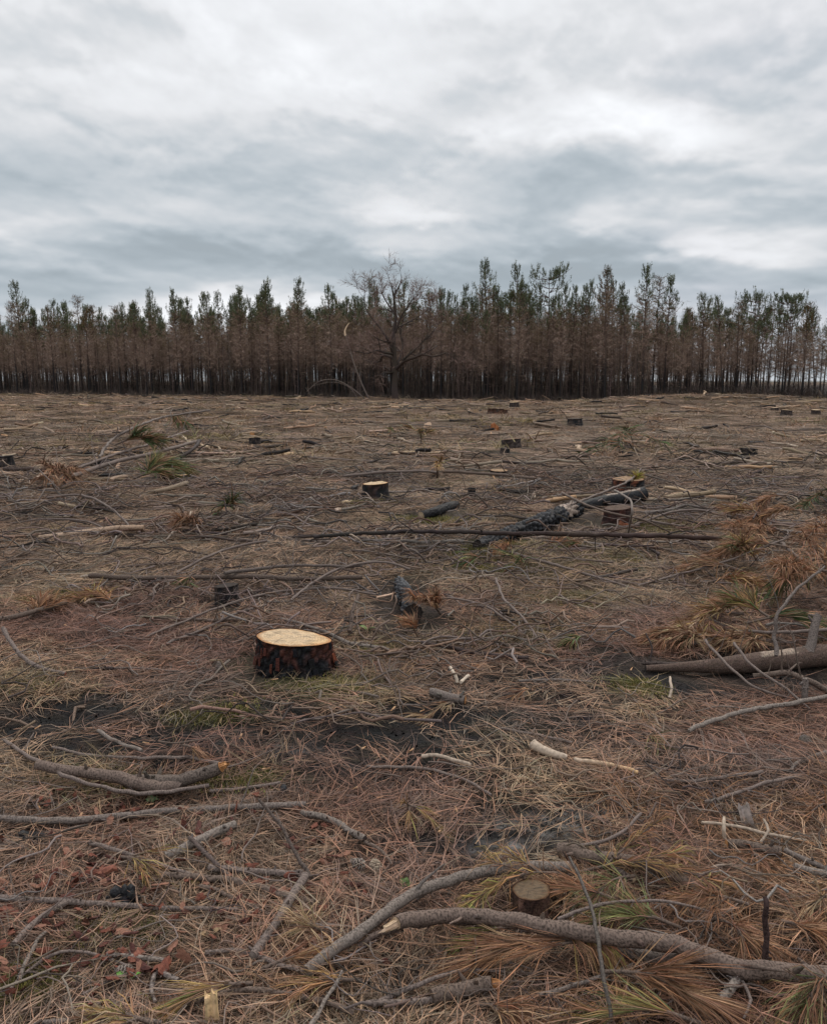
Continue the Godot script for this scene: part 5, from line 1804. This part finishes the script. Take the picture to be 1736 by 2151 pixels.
	mk.call("rusty fern-like tuft on the scaly upended log", [925, 1290, 0.02], [890, 1262, 0.16], O + B, 150, 0.14, {"spread": 0.7, "droop": 0.7})
	mk.call("orange tuft under the scaly upended log", [880, 1325, 0.02], [862, 1312, 0.05], O, 70, 0.13)
	mk.call("red-brown heap of needles at the middle left", [430, 1110, 0.05], [385, 1098, 0.15], B, 190, 0.22, {"droop": 0.8})
	mk.call("orange-brown patch of needles above the short brown log", [250, 1275, 0.03], [180, 1250, 0.05], O + Y, 170, 0.16, {"spread": 0.8})
	mk.call("rusty needles around the short brown log", [60, 1300, 0.03], [120, 1268, 0.06], O + B, 150, 0.17, {"spread": 0.8})
	mk.call("green tuft right of the upended log", [1020, 1170, 0.1], [975, 1185, 0.05], D + G, 90, 0.2)
	mk.call("second green tuft right of the upended log", [1110, 1175, 0.1], [1070, 1195, 0.06], D + G, 90, 0.18)
	mk.call("fresh green tuft lying on burnt litter", [1230, 1335, 0.06], [1195, 1350, 0.03], D + G, 70, 0.14)
	mk.call("small green tuft on the splintered pole", [405, 1205, 0.12], [385, 1232, 0.05], G + D, 60, 0.16)
	mk.call("yellow-green tuft sprouting on a charred stump", [1326, 1012, 0.18], [1338, 1003, 0.25], [Color(0.32, 0.30, 0.05), Color(0.26, 0.22, 0.05)], 90, 0.16, {"spread": 0.9})
	mk.call("orange needles under the scaly log end", [1080, 1150, 0.06], [1055, 1150, 0.08], O, 90, 0.18, {"droop": 1.0})
	mk.call("rusty needles under the long charred pole", [1130, 1150, 0.04], [1200, 1145, 0.05], O + B, 110, 0.18)
	mk.call("green needles right under the long charred pole", [1240, 1150, 0.03], [1180, 1152, 0.05], D + G, 70, 0.18)
	var far_o := {"width": 0.005, "thick": 3.0}
	mk.call("dark green tuft alone on brown litter", [492, 1068, 0.05], [470, 1066, 0.12], D, 80, 0.22, far_o)
	mk.call("green tuft alone far right of the centre", [1330, 936, 0.1], [1298, 936, 0.25], D, 110, 0.4, {"width": 0.007, "thick": 3.0})
	mk.call("hanging green tuft on the arching pale branch", [350, 873, 0.6], [378, 885, 0.45], D, 110, 0.45, {"width": 0.008, "thick": 3.0, "droop": 1.0})
	mk.call("green bough under the fallen bough", [300, 985, 0.2], [380, 985, 0.15], D + G, 190, 0.4, {"width": 0.006, "thick": 3.0})
	mk.call("lower green bough in the left heap", [280, 1005, 0.1], [360, 1000, 0.12], D + G, 130, 0.35, {"width": 0.006, "thick": 3.0})
	mk.call("dark green bough behind the fallen bough", [240, 935, 0.4], [330, 925, 0.4], D, 150, 0.4, {"width": 0.007, "thick": 3.0})
	mk.call("brown heap of dry needles before the left heap", [150, 1005, 0.1], [100, 1003, 0.2], B, 170, 0.35, {"width": 0.006, "thick": 3.0, "droop": 0.8})
	mk.call("dry yellow-green stalks before the small pale-faced stump", [885, 935, 0.0], [882, 905, 0.4], Y + G, 70, 0.35, {"width": 0.006, "thick": 3.0, "spread": 0.3})
	mk.call("dry yellow stalks behind the charred pale-topped stump", [918, 1005, 0.0], [920, 980, 0.35], Y, 60, 0.3, {"width": 0.005, "thick": 3.0, "spread": 0.3})
	mk.call("thin olive stalks standing left of the dry ones", [820, 920, 0.0], [818, 900, 0.35], G, 50, 0.3, {"width": 0.006, "thick": 3.0, "spread": 0.3})


func cone_shape(r: float, open: float, col: Color, col2: Color) -> ArrayMesh:
	var b := MB.new()
	for i in 70:
		var t := (i + 0.5) / 70.0
		var a := i * 2.39996
		var rad := r * sin(PI * pow(t, 0.75)) * 0.95 + r * 0.05
		var c := Vector3(cos(a) * rad, (t - 0.5) * r * 2.9, sin(a) * rad)
		var d := Vector3(cos(a), 0.55, sin(a)).normalized()
		var w := d.cross(Vector3.UP).normalized() * r * 0.33
		var up := w.cross(d).normalized() * r * 0.10
		var inn := c - d * r * 0.5
		var tip := c + d * r * (0.12 + open)
		b.block(PackedVector3Array([inn - w * 0.5 - up, inn + w * 0.5 - up, inn + w * 0.5 + up, inn - w * 0.5 + up, tip - w - up, tip + w - up, tip + w * 0.8 + up, tip - w * 0.8 + up]), col, jit(col2, 0.2))
	b.ball(Vector3.ZERO, Vector3(r * 0.6, r * 1.25, r * 0.6), 10, 8, col)
	b.n.clear()
	return b.mesh()


func make_small_things() -> void:
	rng.seed = 66
	var closed := cone_shape(0.020, 0.0, Color(0.10, 0.075, 0.06), Color(0.25, 0.21, 0.18))
	var opened := cone_shape(0.021, 0.35, Color(0.16, 0.11, 0.08), Color(0.42, 0.34, 0.26))
	for q in [[462, 1402, closed, "grey closed pine cone left of the big fresh-cut stump", 0.3, 1.25], [262, 2042, closed, "grey closed pine cone beside the green leaf at lower left", 1.3, 0.95], [752, 1816, closed, "brown closed pine cone left of the ash patch", 0.9, 1.0], [788, 1824, opened, "open pale pine cone beside the brown closed one", 1.2, 0.9],
			[735, 1985, closed, "grey pine cone at the foot of the slanting branch", 1.4, 0.85], [1688, 1555, closed, "reddish pine cone on the needles near the right edge", 1.5, 1.2], [352, 1094, opened, "pale round pine cone beside the red-brown needles", 1.0, 2.2]]:
		var o := part("pine_cone", q[2], M.cone, self, gp(q[0], q[1], 0.02 * q[5]))
		o.rotation = Vector3(q[4], rr(0, 6), rr(-0.3, 0.3))
		o.scale = Vector3.ONE * q[5]
		tag(o, q[3], "pine cone")
	# red bark flakes
	var flakes := []
	for i in 5:
		var b := MB.new()
		var W := rr(0.010, 0.02)
		var L := rr(0.018, 0.035)
		var curl := rr(0.1, 0.9)
		var th := 0.0022
		var cols := [Color(0.17, 0.06, 0.04), Color(0.11, 0.04, 0.03), Color(0.23, 0.09, 0.06), Color(0.09, 0.037, 0.03), Color(0.26, 0.13, 0.09)]
		for side in 2:
			for a in 4:
				for e in 5:
					var u := e / 4.0 - 0.5
					var w := a / 3.0 - 0.5
					var edge := 1.0 - 0.5 * absf(w) + 0.7 * nb.get_noise_2d(w * 4.0 + i * 7.0, u * 3.0)
					b.v.append(Vector3(u * L * 2.0 * edge, W * curl * (0.5 - 4.0 * w * w * 0.5) + (th if side == 0 else -th) + 0.004 * nb.get_noise_2d(u * 3.0, w * 3.0 + i), w * W * 2.0 * (1.0 + 0.8 * nb.get_noise_2d(u * 4.0 + i * 5.0, 2.0))))
					b.c.append(jit(cols[i] * (1.0 if side == 0 else 0.8), 0.2))
		for a in 3:
			for e in 4:
				var s := a * 5 + e
				b.ix.append_array(PackedInt32Array([s, s + 5, s + 1, s + 1, s + 5, s + 6]))
				s += 20
				b.ix.append_array(PackedInt32Array([s, s + 1, s + 5, s + 1, s + 6, s + 5]))
		for e in 4:
			b.ix.append_array(PackedInt32Array([e, e + 1, e + 20, e + 1, e + 21, e + 20, 15 + e, 35 + e, 16 + e, 16 + e, 35 + e, 36 + e]))
		flakes.append(b.mesh())
	var first := {}
	var n := 0
	while n < 280:
		var x := rr(-10.0, 820.0)
		var y := rr(1640.0, 2140.0)
		var p := gp(x, y, 0.015)
		if rng.randf() > zone("bark", p.x, p.z) + 0.02:
			continue
		var k := rng.randi() % 5
		var o: MeshInstance3D
		if not first.has(k):
			o = MeshInstance3D.new()
			o.mesh = flakes[k]
			o.material_override = M.flake
			first[k] = o
		else:
			o = first[k].duplicate()
		o.name = numbered("bark_flake")
		o.transform = Transform3D(Basis.from_euler(Vector3(rng.randfn() * 0.35, rr(0, 6.28), rng.randfn() * 0.35)).scaled(Vector3(rr(0.3, 0.8), rr(0.4, 0.9), rr(0.2, 0.7))), p + Vector3.UP * rr(0.005, 0.025))
		tag(o, "red-brown bark flake lying " + beside(o.position), "bark flake", "red bark flakes strewn at the lower left")
		add_child(o, true)
		n += 1
	for q in [[345, 2028, 1.7, 0, "curled red-brown bark piece like a tube beside the green leaf"], [285, 2010, 2.2, 2, "large orange-brown curled bark piece above the pine cone"], [300, 2030, 1.8, 3, "dark bark piece under the orange-brown curled one"], [135, 1712, 0.0, 0, ""], [20, 1915, 2.4, 2, "large reddish bark piece at the left edge"], [550, 1852, 1.6, 0, "blunt red bark piece beside the stacked branches"], [225, 1828, 2.6, 2, "long orange-brown bark strip left of the black chunk"], [740, 1858, 1.4, 3, "dull red leaf-like bark piece left of the arching branch"], [660, 1735, 1.3, 2, "pinkish bark piece beside the mottled branch"]]:
		if q[4] == "":
			continue
		var o := part("bark_piece", flakes[q[3]], M.flake, self, gp(q[0], q[1], 0.03))
		o.rotation = Vector3(rr(-0.3, 0.3), rr(0, 6.28), rr(-0.2, 0.2))
		o.scale = Vector3(0.65, 0.9, 0.5) * q[2]
		tag(o, q[4], "bark")
	# fallen leaves, seedlings
	var lf := MB.new()
	for i in 6:
		var t := i / 5.0
		var w := 0.016 * sin(PI * clampf(t * 0.9 + 0.08, 0, 1))
		lf.v.append_array(PackedVector3Array([Vector3(t * 0.05, 0.008 * sin(t * 3.0), -w), Vector3(t * 0.05, 0.008 * sin(t * 3.0) - 0.003, 0), Vector3(t * 0.05, 0.008 * sin(t * 3.0) + 0.003, w)]))
		for k in 3:
			lf.c.append(Color(1, 1, 1) * rr(0.8, 1.0))
	for i in 5:
		for k in 2:
			var s := i * 3 + k
			lf.ix.append_array(PackedInt32Array([s, s + 3, s + 1, s + 1, s + 3, s + 4]))
	var leaf_mesh := lf.mesh()
	var leaf := func(label: String, x: float, y: float, col: Color, n_: int, s: float) -> void:
		var o := thing("seedling" if n_ > 2 else "leaf", gp(x, y, 0.01), label, "seedling" if n_ > 2 else "leaf")
		var m: StandardMaterial3D = M.plain_leaf.duplicate()
		m.albedo_color = col.linear_to_srgb()
		for i in n_:
			var q := part("leaf_blade", leaf_mesh, m, o)
			q.rotation = Vector3(0, TAU * i / n_ + rr(-0.3, 0.3), 0.5 if n_ > 1 else 0.3)
			q.scale = Vector3.ONE * s * rr(0.8, 1.1)
	leaf.call("small pale green seedling on the black burnt soil", 524, 1514, Color(0.12, 0.165, 0.075), 7, 0.8)
	leaf.call("bright green pair of leaves beside the pine cone", 268, 2062, Color(0.16, 0.34, 0.07), 2, 0.9)
	leaf.call("small green seedling left of the ash patch", 850, 1862, Color(0.10, 0.17, 0.05), 6, 0.6)
	leaf.call("yellow dead leaf between the black chunk and slanting branch", 418, 1862, Color(0.42, 0.30, 0.14), 2, 0.9)
	leaf.call("tan dead leaf below the thin branch", 440, 1968, Color(0.36, 0.25, 0.14), 2, 0.8)
	leaf.call("green seedling before the crossed branches", 320, 1685, Color(0.17, 0.24, 0.12), 6, 0.7)
	leaf.call("pale green leaf right of the big stump", 772, 1325, Color(0.20, 0.28, 0.10), 2, 1.2)
	# orange torn wood chips
	var ch := MB.new()
	ch.block(PackedVector3Array([Vector3(-0.03, 0, -0.008), Vector3(-0.028, 0, 0.009), Vector3(-0.03, 0.008, 0.007), Vector3(-0.03, 0.007, -0.006), Vector3(0.03, 0.002, -0.005), Vector3(0.034, 0.002, 0.004), Vector3(0.028, 0.007, 0.003), Vector3(0.03, 0.006, -0.004)]), Color(0.6, 0.38, 0.22), Color(0.5, 0.27, 0.13))
	var chip := ch.mesh()
	var o0: MeshInstance3D
	for i in 70:
		var y := 860.0 + 900.0 * pow(rng.randf(), 1.5)
		var p := gp(rr(0, 1736), y, 0.02)
		var o: MeshInstance3D
		if o0 == null:
			o = MeshInstance3D.new()
			o.mesh = chip
			o.material_override = M.wood
			o0 = o
		else:
			o = o0.duplicate()
		o.name = numbered("wood_chip_scrap")
		var s := clampf(px(p, rr(8.0, 20.0)) / 0.06, 0.5, 6.0)
		o.transform = Transform3D(Basis.from_euler(Vector3(rng.randfn() * 0.3, rr(0, 6.28), rng.randfn() * 0.3)).scaled(Vector3.ONE * s), p)
		tag(o, "torn orange chip lying " + beside(p), "chip", "torn wood chips over the field")
		add_child(o, true)


func standing(x: float, z: float) -> bool:
	for k in keep:
		if absf(x - k[0]) < k[2] and absf(z - k[1]) < k[2]:
			return true
	return false


func make_litter() -> void:
	rng.seed = 123
	# clumps of dead needles
	var clumps := []
	for v in 7:
		var b := MB.new()
		var lie := rr(0, TAU)
		for k in 15:
			var at := Vector3(rng.randfn() * 0.06, rr(0.001, 0.016), rng.randfn() * 0.06)
			var a := rr(0, TAU) if rng.randf() < 0.4 else lie + rng.randfn() * 0.35
			var L := rr(0.10, 0.19)
			var col := Color(1, 1, 1) * (rr(0.10, 0.40) if rng.randf() < 0.48 else rr(0.9, 2.5))
			if rng.randf() < 0.25:
				col = Color(0.8, 0.95, 1.1) * rr(0.3, 1.1)
			for pair in 2:
				var d := Vector3(cos(a + pair * rr(0.03, 0.25)), rr(-0.12, 0.22), sin(a + pair * 0.1)).normalized()
				var m := at + d * L * 0.5
				var e := at + (d + Vector3(rr(-0.3, 0.3), rr(-0.2, 0.05), rr(-0.3, 0.3))).normalized() * L
				var wv := d.cross(Vector3(rng.randfn(), 1.6, rng.randfn())).normalized() * rr(0.0008, 0.0013)
				b.strip(at, m, e, wv, col)
		clumps.append(b.mesh())
	var wh := [[], [], [], [], [], [], []]
	var tn := []
	for i in 7:
		tn.append(PackedColorArray())
	var bands := [[1.5, 3.2, 520.0, 1.0], [3.2, 6.0, 330.0, 1.1], [6.0, 11.0, 140.0, 1.6], [11.0, 22.0, 46.0, 2.4], [22.0, 45.0, 12.0, 4.5], [45.0, 85.0, 3.0, 8.0]]
	for band in bands:
		var r0: float = band[0]
		var r1: float = band[1]
		var count := int((r1 * r1 - r0 * r0) * 0.66 * band[2] * (1.65 if r0 < 3.0 else 1.38 if r0 < 6.0 else 1.0))
		for i in count:
			var d := sqrt(rr(r0 * r0, r1 * r1))
			var x := rr(-1.0, 1.0) * (0.62 * d + (1.1 if d < 6.0 else 0.3))
			var z := -d
			var chr := 0.0
			var bark := 0.0
			var ash := 0.0
			var moss := 0.0
			if d < 14.0:
				chr = zone("char", x, z)
				bark = zone("bark", x, z)
				ash = zone("ash", x, z)
				moss = zone("moss", x, z)
			var patchy := na.get_noise_2d(x * 0.9 + 60.0, z * 0.9)
			if rng.randf() < (chr * 0.95 + ash * 0.9) * (0.86 + 0.75 * nb.get_noise_2d(x * 5.0, z * 7.0)) + maxf(0.0, -patchy) * 0.7:
				continue
			if front_depth(x, z) > 0.5 or standing(x, z):
				continue
			var c := Color(0.36, 0.198, 0.13)
			var q := nb.get_noise_2d(x * 0.8 + 11.0, z * 0.8) + rr(-0.35, 0.35)
			if q > 0.25:
				c = Color(0.41, 0.275, 0.175)
			elif q < -0.3:
				c = Color(0.26, 0.165, 0.125)
			if x > 0.25 * d and d < 3.0 and rng.randf() < 0.5:
				c = Color(0.32, 0.165, 0.085)
			var broad := nb.get_noise_2d(x * 0.33 + 3.0, z * 0.45) + 0.4 * na.get_noise_2d(x * 1.3, z * 1.3)
			c = c.lerp(Color(0.45, 0.305, 0.195), smoothstep(0.02, 0.5, broad) * (0.45 if d < 5.0 else 0.75))
			c = c.lerp(Color(0.235, 0.12, 0.088), smoothstep(0.0, -0.5, broad) * 0.75)
			c = c.lerp(Color(0.20, 0.18, 0.07), moss * 0.7)
			c = c.lerp(Color(0.20, 0.115, 0.09), bark * 0.4)
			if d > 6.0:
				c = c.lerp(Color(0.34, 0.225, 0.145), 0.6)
			c = jit(c, 0.2)
			var s: float = band[3] * rr(0.8, 1.2)
			var h0 := hgt(x, z)
			var sx := (hgt(x + 0.08, z) - h0) / 0.08 if d < 8.0 else 0.0
			var sz := (hgt(x, z + 0.08) - h0) / 0.08 if d < 8.0 else 0.0
			var bas := Basis(Vector3(1, sx, 0).normalized(), Vector3(-sx, 1, -sz).normalized(), Vector3(0, sz, 1).normalized()) * Basis(Vector3.UP, rr(0, TAU))
			var v := rng.randi() % 7
			var lift := rr(0.0, 0.008) + maxf(0.0, patchy) * 0.02
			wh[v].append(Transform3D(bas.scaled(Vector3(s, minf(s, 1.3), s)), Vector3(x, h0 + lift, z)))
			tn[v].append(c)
	var root := thing("needle_litter", Vector3.ZERO, "matted carpet of dead brown pine needles covering the ground", "litter")
	root.set_meta("kind", "stuff")
	for v in 7:
		scatter("needles", clumps[v], M.needle, wh[v], tn[v], "", "", root)
	# small twigs
	var twigs := []
	for v in 9:
		twigs.append(loose_branch([0, 1, 2, 2, 3, 0, 1, 3, 0][v], [0.011, 0.010, 0.010, 0.011, 0.010, 0.014, 0.011, 0.009, 0.022][v], Color(1, 1, 1), [0.3, 0.6, 0.9, 1.2, 1.0, 0.4, 0.8, 1.3, 0.25][v]))
	var tw := []
	var tt := []
	for v in 9:
		tw.append([])
		tt.append(PackedColorArray())
	for band in [[1.5, 3.4, 72.0, 0.14, 0.42], [3.4, 7.0, 72.0, 0.2, 0.75], [7.0, 14.0, 44.0, 0.35, 1.1], [14.0, 28.0, 14.0, 0.5, 1.7], [28.0, 50.0, 3.4, 0.7, 2.2], [50.0, 90.0, 1.8, 0.8, 1.7]]:
		var r0: float = band[0]
		var r1: float = band[1]
		for i in int((r1 * r1 - r0 * r0) * 0.66 * band[2]):
			var d := sqrt(rr(r0 * r0, r1 * r1))
			var x := rr(-1.0, 1.0) * (0.62 * d + (0.9 if d < 7.0 else 0.0))
			var z := -d
			if front_depth(x, z) > 0.3 or standing(x, z):
				continue
			var heap := na.get_noise_2d(x * 0.35 - 20.0, z * 0.5)
			if rng.randf() < 0.48 - heap * 2.0:
				continue
			var c: Color = [C.grey, C.brown, Color(0.24, 0.17, 0.125), C.lichen * 0.9, C.dark, Color(0.21, 0.135, 0.10)][rng.randi() % 6]
			if rng.randf() < 0.015:
				c = C.bleach * 0.7
			if d > 14.0:
				c = c.lerp(Color(0.36, 0.265, 0.195), 0.5)
				if rng.randf() < 0.18:
					c = Color(0.44, 0.34, 0.26)
				elif rng.randf() < 0.3:
					c = Color(0.05, 0.038, 0.032)
			var s := rr(band[3], band[4])
			var turn := rng.randfn() * (0.75 if d < 8.0 else 0.5) + (PI if rng.randf() < 0.5 else 0.0)
			var v := rng.randi() % 9
			if v == 8 and d < 7.0:
				v = 0
			if d > 14.0 and rng.randf() < 0.65:
				v = [0, 5, 8, 8, 1][rng.randi() % 5]
				s *= 0.6
			tw[v].append(Transform3D(Basis.from_euler(Vector3(rng.randfn() * 0.15, turn, rng.randfn() * 0.07)).scaled(Vector3(s, s * lerpf(1.0, 0.4, smoothstep(10.0, 30.0, d)), s)), Vector3(x, hgt(x, z) + rr(0.006, 0.03), z)))
			tt[v].append(jit(c, 0.4))
	var root2 := thing("twig_litter", Vector3.ZERO, "countless small grey and brown twigs strewn over the ground", "litter")
	root2.set_meta("kind", "stuff")
	for v in 9:
		scatter("twigs", twigs[v], M.twig, tw[v], tt[v], "", "", root2)
	# rough brush, dry stalks and broken wood of the far field
	var brush := []
	for v in 4:
		var b := MB.new()
		for k in 34:
			var a := Vector3(rng.randfn() * 0.22, 0.0, rng.randfn() * 0.22)
			var d := Vector3(rng.randfn() * 0.8, rr(0.15, 0.9), rng.randfn() * 0.8).normalized()
			var L := rr(0.15, 0.5)
			var wv := d.cross(rv()).normalized() * rr(0.006, 0.013)
			b.strip(a, a + d * L * 0.5, a + d * L + Vector3.DOWN * rr(0.0, 0.1), wv, Color(1, 1, 1) * (rr(0.2, 0.6) if rng.randf() < 0.4 else rr(0.8, 1.8)))
		brush.append(b.mesh())
	for v in 4:   # snapped lengths of thick branch
		var b := MB.new()
		var p := PackedVector3Array()
		var rad := PackedFloat32Array()
		for i in 5:
			p.append(Vector3((i / 4.0 - 0.5) * rr(0.95, 1.05), 0.05 + 0.05 * rng.randf(), 0.12 * rng.randfn() * 0.5))
			rad.append(0.045 * rr(0.7, 1.1))
		b.tube(p, rad, 5, Color(1, 1, 1), Color(0.8, 0.75, 0.7))
		brush.append(b.mesh())
	var bw := []
	var bt := []
	for v in 8:
		bw.append([])
		bt.append(PackedColorArray())
	for band in [[8.0, 16.0, 1.4], [16.0, 32.0, 3.4], [32.0, 60.0, 3.2], [60.0, 98.0, 1.6]]:
		for i in int((band[1] * band[1] - band[0] * band[0]) * 0.66 * band[2]):
			var d := sqrt(rr(band[0] * band[0], band[1] * band[1]))
			var x := rr(-0.62, 0.62) * d
			if front_depth(x, -d) > 1.0 or standing(x, -d):
				continue
			var heap := na.get_noise_2d(x * 0.2 + 70.0, d * 0.3)
			if rng.randf() < 0.3 - heap * 1.3:
				continue
			var v := rng.randi() % 4
			var c := Color(0.29, 0.185, 0.115).lerp(Color(0.22, 0.20, 0.085), clampf(nb.get_noise_2d(x * 0.15, d * 0.2) * 1.5, 0.0, 0.7))
			var s := rr(0.5, 1.1) * (1.0 if d > 16.0 else 0.6)
			if rng.randf() < 0.42:
				v += 4
				s = rr(0.2, 1.1) * (1.3 if d > 40.0 else 1.0)
				c = [Color(0.36, 0.27, 0.195), Color(0.24, 0.175, 0.13), Color(0.08, 0.06, 0.05), Color(0.025, 0.022, 0.022), Color(0.46, 0.32, 0.21), Color(0.30, 0.215, 0.155)][rng.randi() % 6]
			var turn := rr(0, TAU) if v < 4 else rng.randfn() * 0.95
			bw[v].append(Transform3D(Basis.from_euler(Vector3(0, turn, rng.randfn() * 0.12)).scaled(Vector3(s, s * rr(0.7, 1.1), s)), Vector3(x, hgt(x, -d) - 0.01, -d)))
			bt[v].append(jit(c, 0.35))
	for i in 420:   # heaps of brush along the edge of the wood
		var xx := rr(-60.0, 1800.0)
		var dir := ray(xx, front_row(xx))
		var p := eye + dir * (EYE / -dir.y)
		p += Vector3(0, 0, rr(-1.5, 5.0) * rr(0.2, 1.0))
		var v := rng.randi() % 8
		var s := rr(0.6, 1.9) if v < 4 else rr(0.5, 1.6)
		var c := jit(Color(0.22, 0.16, 0.115) if rng.randf() < 0.6 else Color(0.08, 0.062, 0.05), 0.4)
		bw[v].append(Transform3D(Basis.from_euler(Vector3(0, rr(0, TAU) if v < 4 else rng.randfn() * 0.7, rng.randfn() * 0.25)).scaled(Vector3(s * 1.2, s, s)), ground(p, -0.02)))
		bt[v].append(c)
	var root3 := thing("brushwood", Vector3.ZERO, "rough dry brush and broken lengths of wood over the far field", "brushwood")
	root3.set_meta("kind", "stuff")
	for v in 8:
		scatter("dry_brush" if v < 4 else "broken_wood", brush[v], M.needle if v < 4 else M.wood, bw[v], bt[v], "", "", root3)
	# moss cushions
	var ms := MB.new()
	for i in 60:
		var a := Vector3(rng.randfn() * 0.03, 0.0, rng.randfn() * 0.03)
		var e := a + Vector3(rr(-0.008, 0.008), rr(0.006, 0.016), rr(-0.008, 0.008))
		var w := Vector3(rng.randfn(), 0, rng.randfn()).normalized() * 0.003
		ms.tri(a - w, a + w, e, Color(1, 1, 1) * rr(0.6, 1.3))
	var mw := []
	var mt := PackedColorArray()
	for b in zones.moss:
		for i in int(clampf(b[2] * b[3] * 900.0, 60.0, 420.0)):
			var x: float = b[0] + rng.randfn() * b[2] * 0.55
			var z: float = b[1] + rng.randfn() * b[3] * 0.55
			if zone("moss", x, z) < 0.35 or rng.randf() < 0.3 or z < -20.0:
				continue
			var s := rr(0.7, 1.5) * (1.0 + maxf(0.0, -z - 5.0) * 0.18)
			mw.append(Transform3D(Basis(Vector3.UP, rr(0, TAU)).scaled(Vector3.ONE * s), Vector3(x, hgt(x, z) + 0.012, z)))
			mt.append(jit(Color(0.22, 0.19, 0.06) if rng.randf() < 0.6 else Color(0.13, 0.125, 0.045), 0.35))
	scatter("moss", ms.mesh(), M.needle, mw, mt, "yellow-green moss growing in patches through the litter", "moss")
	# white grit and burnt crumbs on the bare burnt soil
	var pb := MB.new()
	pb.ball(Vector3.ZERO, Vector3(0.005, 0.0035, 0.004), 7, 5, Color(1, 1, 1))
	var pw := []
	var pt := PackedColorArray()
	for kind in ["char", "ash"]:
		for b in zones[kind]:
			if b[1] < -7.0:
				continue
			for i in int(clampf(b[2] * b[3] * (2200.0 if kind == "char" else 9000.0), 50.0, 2600.0)):
				var x: float = b[0] + rng.randfn() * b[2] * 0.6
				var z: float = b[1] + rng.randfn() * b[3] * 0.6
				var white := rng.randf() < (0.25 if kind == "char" else 0.75)
				var s := rr(0.25, 0.7) if rng.randf() < 0.94 else rr(0.8, 1.7)
				pw.append(Transform3D(Basis(Vector3.UP, rr(0, TAU)).scaled(Vector3.ONE * s), Vector3(x, hgt(x, z) + 0.002, z)))
				pt.append(Color(0.62, 0.60, 0.58) * rr(0.6, 1.1) if white else jit(Color(0.022, 0.021, 0.023), 0.4))
	scatter("grit", pb.mesh(), M.pebble, pw, pt, "white grit and black crumbs on the bare burnt soil", "grit")
